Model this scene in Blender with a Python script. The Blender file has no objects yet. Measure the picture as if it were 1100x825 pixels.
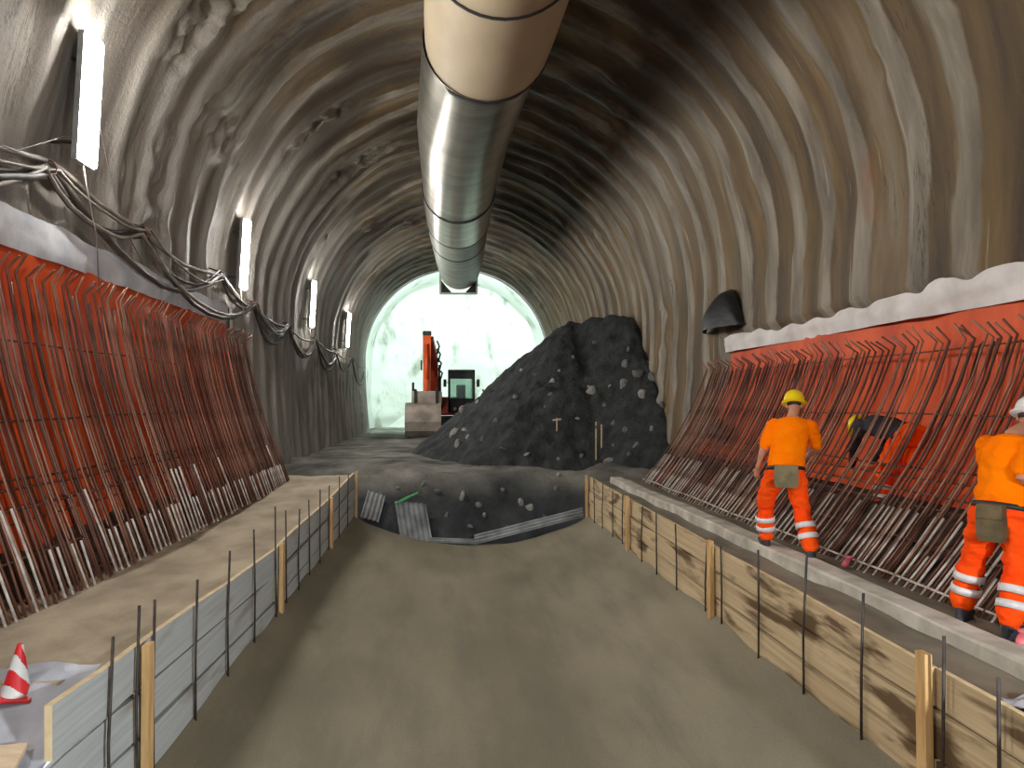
import bpy, bmesh, math, random
import numpy as np
from mathutils import Vector, Matrix

random.seed(7)
rng = np.random.default_rng(11)
S = bpy.context.scene
C = S.collection

# ------------------------------------------------------------------ camera, world, exposure
# metres; x right, y along the tunnel, z up; the side footings are z = 0
cam_d = bpy.data.cameras.new('camera')
cam = bpy.data.objects.new('camera', cam_d)
C.objects.link(cam)
cam.location = (0.0, 0.0, 1.7)
cam.rotation_euler = (math.pi / 2, 0, 0)
cam_d.sensor_width = 36
cam_d.lens = 794 / 1100 * 36
cam_d.shift_x = 70 / 1100
cam_d.shift_y = 19.5 / 1100
cam_d.clip_start = 0.05
cam_d.clip_end = 300
S.camera = cam

world = bpy.data.worlds.new('world')
S.world = world
world.use_nodes = True
world.node_tree.nodes['Background'].inputs[0].default_value = (0.75, 0.8, 0.85, 1)
world.node_tree.nodes['Background'].inputs[1].default_value = 0.7
S.view_settings.view_transform = 'Standard'
S.view_settings.look = 'None'
S.view_settings.gamma = 1
S.view_settings.use_curve_mapping = False
S.view_settings.exposure = 1.2
S.cycles.sample_clamp_indirect = 6.0
LAMP_STRENGTH = 66.0
FLOOD_WATT = 640.0
FILL_WATT = 900.0

# ------------------------------------------------------------------ numpy noise
_perm = rng.permutation(256)
_val = rng.random(256) * 2 - 1


def vnoise(x, y=0.0, z=0.0):
    x, y, z = np.broadcast_arrays(np.asarray(x, float), np.asarray(y, float), np.asarray(z, float))
    xi, yi, zi = np.floor(x).astype(int), np.floor(y).astype(int), np.floor(z).astype(int)
    fx, fy, fz = x - xi, y - yi, z - zi
    fx, fy, fz = [f * f * f * (f * (f * 6 - 15) + 10) for f in (fx, fy, fz)]

    def h(a, b, c):
        return _val[_perm[(_perm[(_perm[(xi + a) & 255] + yi + b) & 255] + zi + c) & 255]]
    def L(a, b, t):
        return a + (b - a) * t
    return L(L(L(h(0, 0, 0), h(1, 0, 0), fx), L(h(0, 1, 0), h(1, 1, 0), fx), fy),
             L(L(h(0, 0, 1), h(1, 0, 1), fx), L(h(0, 1, 1), h(1, 1, 1), fx), fy), fz)


def fbm(x, y=0.0, z=0.0, o=4):
    s, a, f = 0, 1.0, 1.0
    for i in range(o):
        s = s + a * vnoise(np.asarray(x) * f + 17 * i, np.asarray(y) * f + 5 * i, np.asarray(z) * f)
        a *= 0.5
        f *= 2.03
    return s


# ------------------------------------------------------------------ materials
def srgb(r, g, b):
    f = lambda c: (c / 255 / 12.92) if c / 255 <= 0.04045 else ((c / 255 + 0.055) / 1.055) ** 2.4
    return (f(r), f(g), f(b), 1)


class NT:
    def __init__(self, name):
        self.m = bpy.data.materials.new(name)
        self.m.use_nodes = True
        self.t = self.m.node_tree
        self.b = self.t.nodes['Principled BSDF']

    def n(self, kind, **kw):
        nd = self.t.nodes.new(kind)
        for k, v in kw.items():
            setattr(nd, k, v)
        return nd

    def link(self, a, b):
        self.t.links.new(a, b)

    def coord(self, kind='Object', scale=(1, 1, 1)):
        tc = self.n('ShaderNodeTexCoord')
        mp = self.n('ShaderNodeMapping')
        mp.inputs['Scale'].default_value = scale
        self.link(tc.outputs[kind], mp.inputs[0])
        return mp.outputs[0]

    def noise(self, vec, scale=1.0, detail=4, rough=0.55, dist=0.0):
        nz = self.n('ShaderNodeTexNoise')
        self.link(vec, nz.inputs['Vector'])
        nz.inputs['Scale'].default_value = scale
        nz.inputs['Detail'].default_value = detail
        nz.inputs['Roughness'].default_value = rough
        nz.inputs['Distortion'].default_value = dist
        return nz.outputs['Fac']

    def ramp(self, fac, stops):
        r = self.n('ShaderNodeValToRGB')
        el = r.color_ramp.elements
        while len(el) < len(stops):
            el.new(0.5)
        for e, (p, c) in zip(el, stops):
            e.position = p
            e.color = c if len(c) == 4 else (*c, 1)
        self.link(fac, r.inputs[0])
        return r.outputs[0]

    def mix(self, fac, a, b, mode='MIX'):
        m = self.n('ShaderNodeMix', data_type='RGBA', blend_type=mode)
        for s, v in ((m.inputs[0], fac), (m.inputs[6], a), (m.inputs[7], b)):
            if hasattr(v, 'is_linked'):
                self.link(v, s)
            else:
                s.default_value = v
        return m.outputs[2]

    def bump(self, h, strength=0.3, dist=0.02):
        b = self.n('ShaderNodeBump')
        b.inputs['Strength'].default_value = strength
        b.inputs['Distance'].default_value = dist
        self.link(h, b.inputs['Height'])
        self.link(b.outputs[0], self.b.inputs['Normal'])

    def out(self, col=None, rough=None, metal=None, spec=None):
        for key, v in (('Base Color', col), ('Roughness', rough), ('Metallic', metal), ('Specular IOR Level', spec)):
            if v is None:
                continue
            if hasattr(v, 'is_linked'):
                self.link(v, self.b.inputs[key])
            else:
                self.b.inputs[key].default_value = v
        return self.m


BW = lambda v: (v, v, v, 1)


def mat_noise(name, c1, c2, scale=4.0, rough=0.8, metal=0.0, stretch=(1, 1, 1), bump=0.2, bscale=30.0, bdist=0.01, lo=0.35, hi=0.65, spec=None, detail=5):
    t = NT(name)
    v = t.coord('Object', stretch)
    f = t.noise(v, scale, detail)
    col = t.ramp(f, [(lo, c1), (hi, c2)])
    if bump:
        t.bump(t.noise(v, bscale, 4), bump, bdist)
    return t.out(col, rough, metal, spec)


M = {}


def wall_material():
    t = NT('shotcrete_lining')
    uvn = t.n('ShaderNodeUVMap', uv_map='sy')
    def mp(sc):
        m = t.n('ShaderNodeMapping')
        m.inputs['Scale'].default_value = sc
        t.link(uvn.outputs[0], m.inputs[0])
        return m.outputs[0]
    rib = t.n('ShaderNodeAttribute', attribute_name='rib').outputs['Fac']
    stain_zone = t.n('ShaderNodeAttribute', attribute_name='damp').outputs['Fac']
    # bays between ribs: damp brown to ochre, streaked down the arc
    n1 = t.noise(mp((0.22, 1.5, 1)), 1.0, 6, 0.6, 0.4)
    bay = t.ramp(n1, [(0.30, srgb(52, 40, 29)), (0.42, srgb(86, 68, 44)), (0.56, srgb(116, 95, 62)), (0.72, srgb(138, 127, 108))])
    n2 = t.noise(mp((0.5, 2.6, 1)), 1.0, 5, 0.6, 0.3)
    grey = t.ramp(n2, [(0.32, srgb(101, 94, 82)), (0.5, srgb(132, 123, 108)), (0.68, srgb(160, 152, 137))])
    # rib mask, wobbled so that the grey mortar over the ribs runs into the bays
    n3 = t.noise(mp((0.6, 1.8, 1)), 1.3, 4)
    a = t.n('ShaderNodeMath', operation='MULTIPLY_ADD')
    t.link(n3, a.inputs[0]); a.inputs[1].default_value = 1.1; a.inputs[2].default_value = -0.55
    b = t.n('ShaderNodeMath', operation='ADD', use_clamp=True)
    t.link(rib, b.inputs[0]); t.link(a.outputs[0], b.inputs[1])
    rm = t.ramp(b.outputs[0], [(0.30, BW(0)), (0.48, BW(1))])
    col = t.mix(rm, bay, grey)
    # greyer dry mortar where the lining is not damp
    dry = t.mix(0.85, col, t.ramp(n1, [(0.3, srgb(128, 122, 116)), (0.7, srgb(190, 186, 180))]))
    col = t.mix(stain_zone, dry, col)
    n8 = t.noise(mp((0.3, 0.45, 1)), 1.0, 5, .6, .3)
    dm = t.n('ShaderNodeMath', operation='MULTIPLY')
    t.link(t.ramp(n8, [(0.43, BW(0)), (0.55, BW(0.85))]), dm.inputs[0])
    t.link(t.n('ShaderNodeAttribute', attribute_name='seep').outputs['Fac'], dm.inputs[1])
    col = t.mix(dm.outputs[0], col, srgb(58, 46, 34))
    # dark seep cracks and white lime runs
    n4 = t.noise(mp((0.35, 5.0, 1)), 1.0, 6, 0.62, 0.6)
    crack = t.ramp(n4, [(0.485, BW(0)), (0.5, BW(1)), (0.515, BW(0))])
    n5 = t.noise(mp((0.5, 0.7, 1)), 1.0, 2)
    cm = t.ramp(n5, [(0.52, BW(0)), (0.62, BW(0.75))])
    cmul = t.n('ShaderNodeMath', operation='MULTIPLY')
    t.link(crack, cmul.inputs[0]); t.link(cm, cmul.inputs[1])
    col = t.mix(cmul.outputs[0], col, srgb(52, 42, 34))
    n6 = t.noise(mp((0.3, 7.0, 1)), 1.0, 4, 0.6, 0.3)
    lime = t.ramp(n6, [(0.66, BW(0)), (0.72, BW(0.6))])
    col = t.mix(lime, col, srgb(196, 186, 168))
    n7 = t.noise(mp((0.25, 0.5, 1)), 1.0, 3)
    rust = t.ramp(n7, [(0.66, BW(0)), (0.76, BW(0.7))])
    col = t.mix(rust, col, srgb(150, 92, 52))
    v = t.coord('Object')
    h = t.n('ShaderNodeMath', operation='ADD')
    t.link(t.noise(v, 14.0, 6, 0.7), h.inputs[0]); t.link(t.noise(mp((2.0, 9.0, 1)), 1.0, 5), h.inputs[1])
    t.bump(h.outputs[0], 0.6, 0.045)
    rg = t.ramp(n1, [(0.3, BW(0.5)), (0.7, BW(0.85))])
    return t.out(col, rg)


M['wall'] = wall_material()
M['face'] = mat_noise('fresh_shotcrete', srgb(138, 144, 130), srgb(222, 226, 222), 0.8, 0.7, bump=0.6, bscale=2.5, bdist=0.15, stretch=(1, 1, .5), lo=.28, hi=.44)


def invert_material():
    t = NT('fresh_concrete_slab')
    v = t.coord('Object', (1, .5, 1))
    n1 = t.noise(v, 0.55, 5, .55)
    col = t.ramp(n1, [(.34, srgb(118, 110, 90)), (.5, srgb(136, 128, 106)), (.66, srgb(150, 141, 118))])
    n2 = t.noise(t.coord('Object', (1, .2, 1)), 2.2, 6, .6)
    col = t.mix(t.ramp(n2, [(.3, BW(.45)), (.55, BW(0))]), col, srgb(92, 86, 74))
    f = t.noise(t.coord('Object'), 60, 4)
    col = t.mix(t.ramp(f, [(.4, BW(0)), (.7, BW(.25))]), col, srgb(70, 66, 58))
    h = t.n('ShaderNodeMath', operation='ADD')
    t.link(t.noise(t.coord('Object'), 45, 5, .7), h.inputs[0]); t.link(t.noise(t.coord('Object', (1, .3, 1)), 7, 4), h.inputs[1])
    t.bump(h.outputs[0], .4, .012)
    return t.out(col, t.ramp(n1, [(.3, BW(.62)), (.7, BW(.85))]))


M['invert'] = invert_material()
M['footing'] = mat_noise('sandy_concrete', srgb(148, 135, 114), srgb(184, 170, 146), 1.3, .9, bump=.5, bscale=18, bdist=.02, stretch=(1.4, .8, 1))
M['footing_wet'] = mat_noise('wet_concrete', srgb(92, 86, 74), srgb(128, 120, 104), 2.2, .55, bump=.35, bscale=25, stretch=(1.5, .6, 1))
M['kerb'] = mat_noise('kerb_concrete', srgb(164, 159, 147), srgb(210, 204, 192), 3, .85, bump=.5, bscale=22)
M['spoil'] = mat_noise('dark_spoil', srgb(30, 33, 34), srgb(58, 61, 62), 2.2, .95, bump=.9, bscale=9, bdist=.08)
M['earth'] = mat_noise('dark_brown_earth', srgb(42, 33, 27), srgb(84, 64, 50), 2.4, .95, bump=.8, bscale=9, bdist=.06)
M['rock'] = mat_noise('broken_rock', srgb(112, 110, 106), srgb(160, 156, 148), 3, .9, bump=.5, bscale=14)
M['rock_dark'] = mat_noise('dark_rock', srgb(84, 86, 88), srgb(122, 122, 120), 3, .9, bump=.5, bscale=14)


def ground_material():
    t = NT('site_ground')
    v = t.coord('Object')
    d = t.n('ShaderNodeAttribute', attribute_name='dust').outputs['Fac']
    n = t.noise(v, 1.1, 6, .62)
    dark = t.ramp(n, [(.35, srgb(34, 37, 39)), (.65, srgb(66, 69, 70))])
    light = t.ramp(n, [(.35, srgb(100, 98, 90)), (.65, srgb(146, 143, 134))])
    t.bump(t.noise(v, 8, 5, .65), .8, .06)
    return t.out(t.mix(d, dark, light), .95)


M['ground'] = ground_material()


def board_material(name, base1, base2, wet, wet_lo, wet_hi, seed):
    t = NT(name)
    v = t.coord('Object')
    gr = t.noise(t.coord('Object', (3, .25, 16)), 2.0, 4, .5)
    col = t.ramp(gr, [(.3, base1), (.7, base2)])
    m = t.n('ShaderNodeMapping')
    m.inputs['Location'].default_value = (seed, seed * 2, 0)
    m.inputs['Scale'].default_value = (1, .55, 3.4)
    t.link(v, m.inputs[0])
    w = t.noise(m.outputs[0], 1.3, 5, .55, .4)
    col = t.mix(t.ramp(w, [(wet_lo, BW(0)), (wet_hi, BW(.9))]), col, wet)
    t.bump(gr, .25, .006)
    return t.out(col, t.ramp(w, [(wet_lo, BW(.8)), (wet_hi, BW(.5))]))


M['board_l'] = board_material('cement_smeared_board', srgb(170, 176, 176), srgb(190, 196, 196), srgb(132, 122, 108), .56, .74, 3)
M['board_r'] = board_material('formwork_board', srgb(176, 153, 118), srgb(208, 187, 150), srgb(84, 58, 33), .53, .62, 9)
M['board_end'] = mat_noise('raw_and_lit_timber', srgb(200, 176, 132), srgb(224, 204, 164), 6, .75, bump=.15)
M['stake'] = mat_noise('timber_stake', srgb(188, 146, 92), srgb(218, 182, 126), 3, .7, bump=.2, stretch=(6, 6, .8))
M['steel_dark'] = mat_noise('dark_steel_bar', srgb(48, 45, 44), srgb(84, 76, 70), 9, .6, .4, bump=.2, bscale=60)
M['rust'] = mat_noise('rusty_rebar', srgb(110, 74, 58), srgb(172, 128, 106), 3, .45, .4, bump=.2, bscale=60, lo=.3, hi=.7)
M['rust_dark'] = mat_noise('dark_rusty_rebar', srgb(72, 47, 38), srgb(124, 82, 66), 3, .55, .35, bump=.2, bscale=60)
M['bar_cement'] = mat_noise('cement_coated_rebar', srgb(112, 94, 82), srgb(206, 198, 188), 5, .6, .1, bump=.3, bscale=50, lo=.32, hi=.55)
M['membrane'] = mat_noise('orange_membrane', srgb(190, 66, 30), srgb(228, 96, 46), .9, .5, bump=.25, bscale=5, bdist=.04, stretch=(1, 1.6, .5), spec=.22)
M['geotextile'] = mat_noise('white_geotextile', srgb(206, 201, 198), srgb(234, 230, 228), 2, .9, bump=.35, bscale=8, bdist=.02)
M['geo_grey'] = mat_noise('grey_geotextile', srgb(186, 190, 200), srgb(222, 224, 228), 2, .85, bump=.35, bscale=8, bdist=.02)
M['duct_canvas'] = mat_noise('duct_canvas', srgb(166, 150, 124), srgb(190, 174, 146), .8, .6, bump=.12, bscale=4, stretch=(1, .4, 1))
M['duct_metal'] = mat_noise('duct_sheet_metal', srgb(150, 148, 138), srgb(184, 180, 168), .9, .3, .85, bump=.15, bscale=3, stretch=(1, 3, 1))
M['duct_liner'] = mat_noise('duct_liner', srgb(120, 126, 116), srgb(150, 154, 142), .9, .45, .3, bump=.15, bscale=3, stretch=(1, 3, 1))
M['black'] = mat_noise('black_rubber', srgb(20, 20, 21), srgb(38, 37, 36), 5, .6, bump=.3, bscale=20)
M['black_sheet'] = mat_noise('black_sheeting', srgb(14, 14, 15), srgb(34, 34, 36), 2, .5, bump=.3, bscale=8, bdist=.04)
M['cable_grey'] = mat_noise('grey_cable', srgb(112, 106, 100), srgb(152, 144, 136), 3, .6, bump=.1)
M['cable_dark'] = mat_noise('dark_cable', srgb(58, 52, 50), srgb(92, 84, 78), 3, .55, bump=.1)
M['white_paint'] = mat_noise('white_paint', srgb(196, 196, 192), srgb(226, 226, 222), 5, .5, bump=.05)
M['housing'] = mat_noise('lamp_housing', srgb(120, 120, 118), srgb(150, 150, 148), 5, .5, bump=.05)
M['corrugated'] = mat_noise('galvanised_sheet', srgb(128, 132, 134), srgb(176, 180, 182), 2.5, .42, .6, bump=.1)
M['green'] = mat_noise('green_plastic', srgb(30, 140, 66), srgb(46, 176, 88), 4, .5, bump=.1)
M['plastic'] = mat_noise('grey_plastic_sheet', srgb(150, 154, 164), srgb(192, 196, 204), 1.6, .35, bump=.4, bscale=6, bdist=.03)
M['ply'] = mat_noise('plywood', srgb(206, 180, 146), srgb(228, 206, 176), 3, .7, stretch=(1, 6, 1), bump=.15)
M['exc_orange'] = mat_noise('orange_machine_paint', srgb(196, 74, 30), srgb(226, 96, 42), 2, .45, bump=.1)
M['exc_shaded'] = mat_noise('shaded_orange_machine_paint', srgb(132, 42, 26), srgb(170, 60, 36), 2, .5, bump=.1)  # darker copy of the orange paint, the boom's shadow side put into colour
M['exc_dark'] = mat_noise('dark_machine_steel', srgb(30, 32, 31), srgb(56, 58, 56), 3, .6, .2, bump=.2)
M['exc_bucket'] = mat_noise('worn_bucket_steel', srgb(134, 122, 112), srgb(176, 164, 152), 1.6, .65, .15, bump=.3)
M['skin'] = mat_noise('skin', srgb(176, 120, 94), srgb(196, 140, 112), 6, .6, bump=.05)
M['hair'] = mat_noise('dark_hair', srgb(30, 24, 20), srgb(52, 42, 34), 20, .7, bump=.4, bscale=60)
M['hiviz'] = mat_noise('orange_work_trousers', srgb(255, 72, 12), srgb(255, 92, 20), 3, .9, bump=.45, bscale=9, bdist=.02, spec=.12)
M['tshirt'] = mat_noise('orange_cotton', srgb(255, 118, 0), srgb(255, 130, 0), 3, .95, bump=.35, bscale=8, bdist=.02, spec=.08)
M['shirt_dark'] = mat_noise('dark_work_top', srgb(26, 26, 30), srgb(50, 48, 52), 4, .85, bump=.4, bscale=9, bdist=.02)
M['helmet_y'] = mat_noise('yellow_helmet_shell', srgb(236, 200, 10), srgb(246, 214, 30), 4, .3, bump=0)
M['helmet_w'] = mat_noise('white_helmet_shell', srgb(224, 224, 220), srgb(240, 240, 238), 4, .3, bump=0)
M['reflect'] = mat_noise('silver_reflective_tape', srgb(200, 198, 196), srgb(232, 230, 228), 8, .4, bump=.1)
M['pouch'] = mat_noise('canvas_pouch', srgb(104, 94, 66), srgb(136, 122, 90), 6, .85, bump=.3, bscale=30)
M['pouch_dark'] = mat_noise('brown_leather_pouch', srgb(74, 62, 40), srgb(106, 90, 60), 6, .7, bump=.3, bscale=30)
M['boot'] = mat_noise('work_boot', srgb(30, 32, 40), srgb(58, 58, 66), 6, .7, bump=.3, bscale=30)
M['pink'] = mat_noise('pink_plastic', srgb(216, 96, 110), srgb(232, 130, 140), 6, .5, bump=.1)
M['red'] = mat_noise('red_plastic', srgb(196, 30, 36), srgb(216, 44, 46), 6, .45, bump=.05)


def emit(name, col, strength):
    t = NT(name)
    t.b.inputs['Base Color'].default_value = (.9, .9, .9, 1)
    t.b.inputs['Emission Color'].default_value = col
    t.b.inputs['Emission Strength'].default_value = strength
    return t.m


M['lamp'] = emit('lamp_diffuser', (1.0, .965, .91, 1), LAMP_STRENGTH)
M['flood'] = emit('floodlight_lens', (.78, 1.0, .9, 1), 8.0)
tg = NT('cab_glass')
tg.b.inputs['Base Color'].default_value = srgb(150, 196, 172)
tg.b.inputs['Transmission Weight'].default_value = .8
tg.b.inputs['Roughness'].default_value = .12
tg.b.inputs['Alpha'].default_value = .55
M['glass'] = tg.m


# ------------------------------------------------------------------ object helpers
def mesh_data(name, v, f, mat=None, smooth=False):
    me = bpy.data.meshes.new(name)
    me.from_pydata([tuple(p) for p in v], [], [tuple(q) for q in f])
    if mat is not None:
        for m_ in (mat if isinstance(mat, (list, tuple)) else [mat]):
            me.materials.append(m_)
    if smooth:
        me.polygons.foreach_set('use_smooth', [True] * len(me.polygons))
    me.update()
    return me


def link(name, me, loc=(0, 0, 0), parent=None):
    o = bpy.data.objects.new(name, me)
    C.objects.link(o)
    o.location = loc
    if parent is not None:
        o.parent = parent
    return o


def tag(o, label, cat=None, group=None, kind=None):
    if label:
        o['label'] = label
    if cat:
        o['category'] = cat
    if group:
        o['group'] = group
    if kind:
        o['kind'] = kind
    return o


def thing(name, label, cat, loc, group=None):
    o = bpy.data.objects.new(name, None)
    o.empty_display_size = .2
    C.objects.link(o)
    o.location = loc
    return tag(o, label, cat, group)


class MB:
    """collects vertices and faces in world coordinates"""
    def __init__(self):
        self.v, self.f, self.mi = [], [], []

    def add(self, v, f, mi=0):
        k = len(self.v)
        self.v += [tuple(p) for p in v]
        self.f += [tuple(i + k for i in q) for q in f]
        self.mi += [mi] * len(f)
        return self

    def box(self, x0, x1, y0, y1, z0, z1, ch=0.0, rot=None, mi=0):
        c = Vector(((x0 + x1) / 2, (y0 + y1) / 2, (z0 + z1) / 2))
        h = Vector(((x1 - x0) / 2, (y1 - y0) / 2, (z1 - z0) / 2))
        bm = bmesh.new()
        bmesh.ops.create_cube(bm, size=2)
        for q in bm.verts:
            q.co = Vector((q.co.x * h.x, q.co.y * h.y, q.co.z * h.z))
        if ch > 0:
            bmesh.ops.bevel(bm, geom=bm.edges[:], offset=ch, segments=1, affect='EDGES')
        R = rot if rot is not None else Matrix.Identity(3)
        bm.verts.index_update()
        self.add([R @ q.co + c for q in bm.verts], [[q.index for q in f.verts] for f in bm.faces], mi)
        bm.free()
        return self

    def beam(self, a, b, w, h, up=(0, 0, 1), ch=0.0, w2=None, h2=None):
        a, b = Vector(a), Vector(b)
        d = (b - a).normalized()
        s = d.cross(Vector(up)).normalized()
        u = s.cross(d).normalized()
        v = []
        for p, ww, hh in ((a, w, h), (b, w2 or w, h2 or h)):
            for sx, sy in ((-1, -1), (1, -1), (1, 1), (-1, 1)):
                v.append(p + s * sx * ww / 2 + u * sy * hh / 2)
        self.add(v, [(3, 2, 1, 0), (4, 5, 6, 7), (0, 1, 5, 4), (1, 2, 6, 5), (2, 3, 7, 6), (3, 0, 4, 7)])
        return self

    def tube(self, pts, r, n=8, cap=True, mi=0):
        pts = [Vector(p) for p in pts]
        rr = r if isinstance(r, (list, tuple)) else [r] * len(pts)
        up = None
        v, f = [], []
        for i, p in enumerate(pts):
            d = (pts[min(i + 1, len(pts) - 1)] - pts[max(i - 1, 0)])
            d = d.normalized() if d.length > 1e-9 else Vector((0, 0, 1))
            if up is None:
                up = Vector((0, 0, 1)) if abs(d.z) < .9 else Vector((0, 1, 0))
            s = d.cross(up).normalized()
            up = s.cross(d).normalized()
            for k in range(n):
                a = 2 * math.pi * k / n
                v.append(p + (s * math.cos(a) + up * math.sin(a)) * rr[i])
        for i in range(len(pts) - 1):
            for k in range(n):
                k2 = (k + 1) % n
                f.append((i * n + k, i * n + k2, (i + 1) * n + k2, (i + 1) * n + k))
        if cap:
            f.append(tuple(range(n - 1, -1, -1)))
            f.append(tuple((len(pts) - 1) * n + k for k in range(n)))
        return self.add(v, f, mi)

    def ell(self, c, rx, ry, rz, n=12, m=8, rot=None):
        R = rot if rot is not None else Matrix.Identity(3)
        c = Vector(c)
        v = [c + R @ Vector((0, 0, -rz))]
        f = []
        for i in range(1, m):
            a = math.pi * i / m - math.pi / 2
            for k in range(n):
                b = 2 * math.pi * k / n
                v.append(c + R @ Vector((rx * math.cos(a) * math.cos(b), ry * math.cos(a) * math.sin(b), rz * math.sin(a))))
        v.append(c + R @ Vector((0, 0, rz)))
        t = len(v) - 1
        for k in range(n):
            f.append((0, 1 + (k + 1) % n, 1 + k))
            f.append((t, 1 + (m - 2) * n + k, 1 + (m - 2) * n + (k + 1) % n))
        for i in range(m - 2):
            for k in range(n):
                a0, a1 = 1 + i * n + k, 1 + i * n + (k + 1) % n
                f.append((a0, a1, a1 + n, a0 + n))
        return self.add(v, f)

    def build(self, name, mat, parent=None, smooth=False, loc=None):
        """with a parent Empty the mesh is stored relative to it"""
        off = Vector((0, 0, 0))
        if parent is not None:
            p = parent
            while p is not None:
                off = off + p.location
                p = p.parent
        if loc is not None:
            off2 = Vector(loc)
        else:
            off2 = off
        me = mesh_data(name, [Vector(q) - off2 for q in self.v], self.f, mat, smooth)
        if any(self.mi):
            me.polygons.foreach_set('material_index', self.mi)
        return link(name, me, off2 - off, parent)


def grid_faces(nu, nv):
    i = np.arange(nu - 1)[:, None] * nv + np.arange(nv - 1)[None, :]
    return np.stack([i, i + nv, i + nv + 1, i + 1], -1).reshape(-1, 4)


def grid_mesh(name, P, mat, smooth=True, flip=False, attrs=None, uv=None):
    """P: (nu, nv, 3) array -> mesh built quickly"""
    nu, nv = P.shape[:2]
    F = grid_faces(nu, nv)
    if flip:
        F = F[:, ::-1]
    me = bpy.data.meshes.new(name)
    me.vertices.add(nu * nv)
    me.vertices.foreach_set('co', P.reshape(-1).astype(np.float32))
    me.loops.add(F.size)
    me.loops.foreach_set('vertex_index', F.reshape(-1).astype(np.int32))
    me.polygons.add(len(F))
    me.polygons.foreach_set('loop_start', (np.arange(len(F)) * 4).astype(np.int32))
    me.update(calc_edges=True)
    me.polygons.foreach_set('use_smooth', np.full(len(F), smooth))
    for k, a in (attrs or {}).items():
        at = me.attributes.new(k, 'FLOAT', 'POINT')
        at.data.foreach_set('value', a.reshape(-1).astype(np.float32))
    if uv is not None:
        l = me.uv_layers.new(name='sy')
        l.data.foreach_set('uv', uv.reshape(-1, 2)[F.reshape(-1)].reshape(-1).astype(np.float32))
    me.materials.append(mat)
    me.validate()
    return me


def structure(o, label=None):
    return tag(o, label, kind='structure')


# ------------------------------------------------------------------ tunnel shell
CX, R0, ZC = 0.55, 5.4, 4.1


def shell_profile(R=R0, zbot=-2.2, ds=0.085):
    pts = []
    hw = lambda z: R - .0149 * (ZC - z) ** 2
    for z in np.arange(zbot, ZC, ds):
        pts.append((CX - hw(z), z, -1 if True else 0))
    na = int(math.pi * R / ds)
    for k in range(na + 1):
        a = math.pi - math.pi * k / na
        pts.append((CX + R * math.cos(a), ZC + R * math.sin(a), 0))
    for z in np.arange(ZC, zbot, -ds)[1:]:
        pts.append((CX + hw(z), z, 1))
    P = np.array(pts)
    s = np.concatenate([[0], np.cumsum(np.hypot(np.diff(P[:, 0]), np.diff(P[:, 1])))])
    T = np.gradient(P[:, :2], axis=0)
    T /= np.linalg.norm(T, axis=1)[:, None]
    N = np.stack([T[:, 1], -T[:, 0]], 1)     # points into the tunnel
    return P[:, :2], s, N


YS = np.concatenate([np.arange(-14, 3, .16), np.arange(3, 22, .05), np.arange(22, 43.01, .1)])
prof, s_arc, nrm = shell_profile()
ribs_y, yy = [], -14.5
while yy < 44:
    ribs_y.append(yy)
    yy += random.uniform(.9, 1.35)


def shell_disp(s, y):
    s2, y2 = np.meshgrid(s, y, indexing='ij')
    yw = y2 + .16 * vnoise(s2 * .45, y2 * .25, 3.1) + .06 * vnoise(s2 * 1.4, y2 * .6, 8.2)
    rib = np.zeros_like(s2)
    relief = np.zeros_like(s2)
    for k, r in enumerate(ribs_y):
        d = yw - r
        sel = np.abs(d) < 1.0
        if not sel.any():
            continue
        amp = .75 + .45 * vnoise(s2 * .3, k * 3.7, .5)
        near = np.where(d > 0, .30, .13) * (1 + .35 * vnoise(s2 * .8, k * 1.9, 2.5))
        g = np.exp(-(d / near) ** 2)
        rib = np.maximum(rib, g)
        relief = np.maximum(relief, g * amp)
    d = .13 * relief + .05 * fbm(s2 * .5, y2 * .35, 1.0, 2) + .010 * fbm(s2 * 1.6, y2 * 3.0, 6.0, 3)
    # spalled, blocky patches high on the left
    bl = np.clip(fbm(s2 * .55, y2 * .5, 22.0, 2) - .35, 0, 1)
    d += bl * .12 * np.round(2.2 * vnoise(s2 * 3.0, y2 * 4.5, 9.0)) / 2.2
    mid = s[-1] / 2
    for (sc, yc, ls, ly) in ((mid - 4.6, 11.1, 1.5, .45), (mid - 3.6, 11.5, .8, .5), (mid - 3.3, 21.0, 1.2, .5), (mid - 3.9, 17.2, 1.0, .4)):
        wgt = np.exp(-((s2 - sc) / ls) ** 4 - ((y2 - yc - .12 * (s2 - sc)) / ly) ** 4)
        blk = vnoise(np.round(s2 * 3.4 + .7 * vnoise(s2 * 2, y2 * 2, 3.)) * 1.7, np.round(y2 * 5 + .7 * vnoise(s2 * 2, y2 * 2, 9.)) * 1.3, 5.)
        d += wgt * (.10 * blk + .05 * fbm(s2 * 5, y2 * 6, 4., 3))
        rib[:] = np.maximum(rib, wgt * .8)
    return d, rib


D, RIB = shell_disp(s_arc, YS)
# the lower sides are trimmed back and levelled where the membranes hang
_lim = np.where(prof[:, 0] < CX, 3.75, 3.15)
_k = np.clip((_lim - prof[:, 1]) / .25, 0, 1)[:, None] * np.clip((16.0 - YS) / .3, 0, 1)[None, :]
D = D * (1 - .85 * _k) - .16 * _k
P3 = np.empty((len(s_arc), len(YS), 3))
P3[..., 0] = (prof[:, 0] + 0)[:, None] + nrm[:, 0:1] * D
P3[..., 1] = YS[None, :]
P3[..., 2] = prof[:, 1][:, None] + nrm[:, 1:2] * D
UV = np.stack(np.meshgrid(s_arc, YS, indexing='ij'), -1)
xr = (prof[:, 0] - CX) / R0
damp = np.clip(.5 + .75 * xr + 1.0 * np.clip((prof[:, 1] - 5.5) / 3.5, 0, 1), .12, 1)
DAMP = np.broadcast_to(damp[:, None], D.shape) + .25 * vnoise(UV[..., 0] * .5, UV[..., 1] * .4, 40.)
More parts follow.
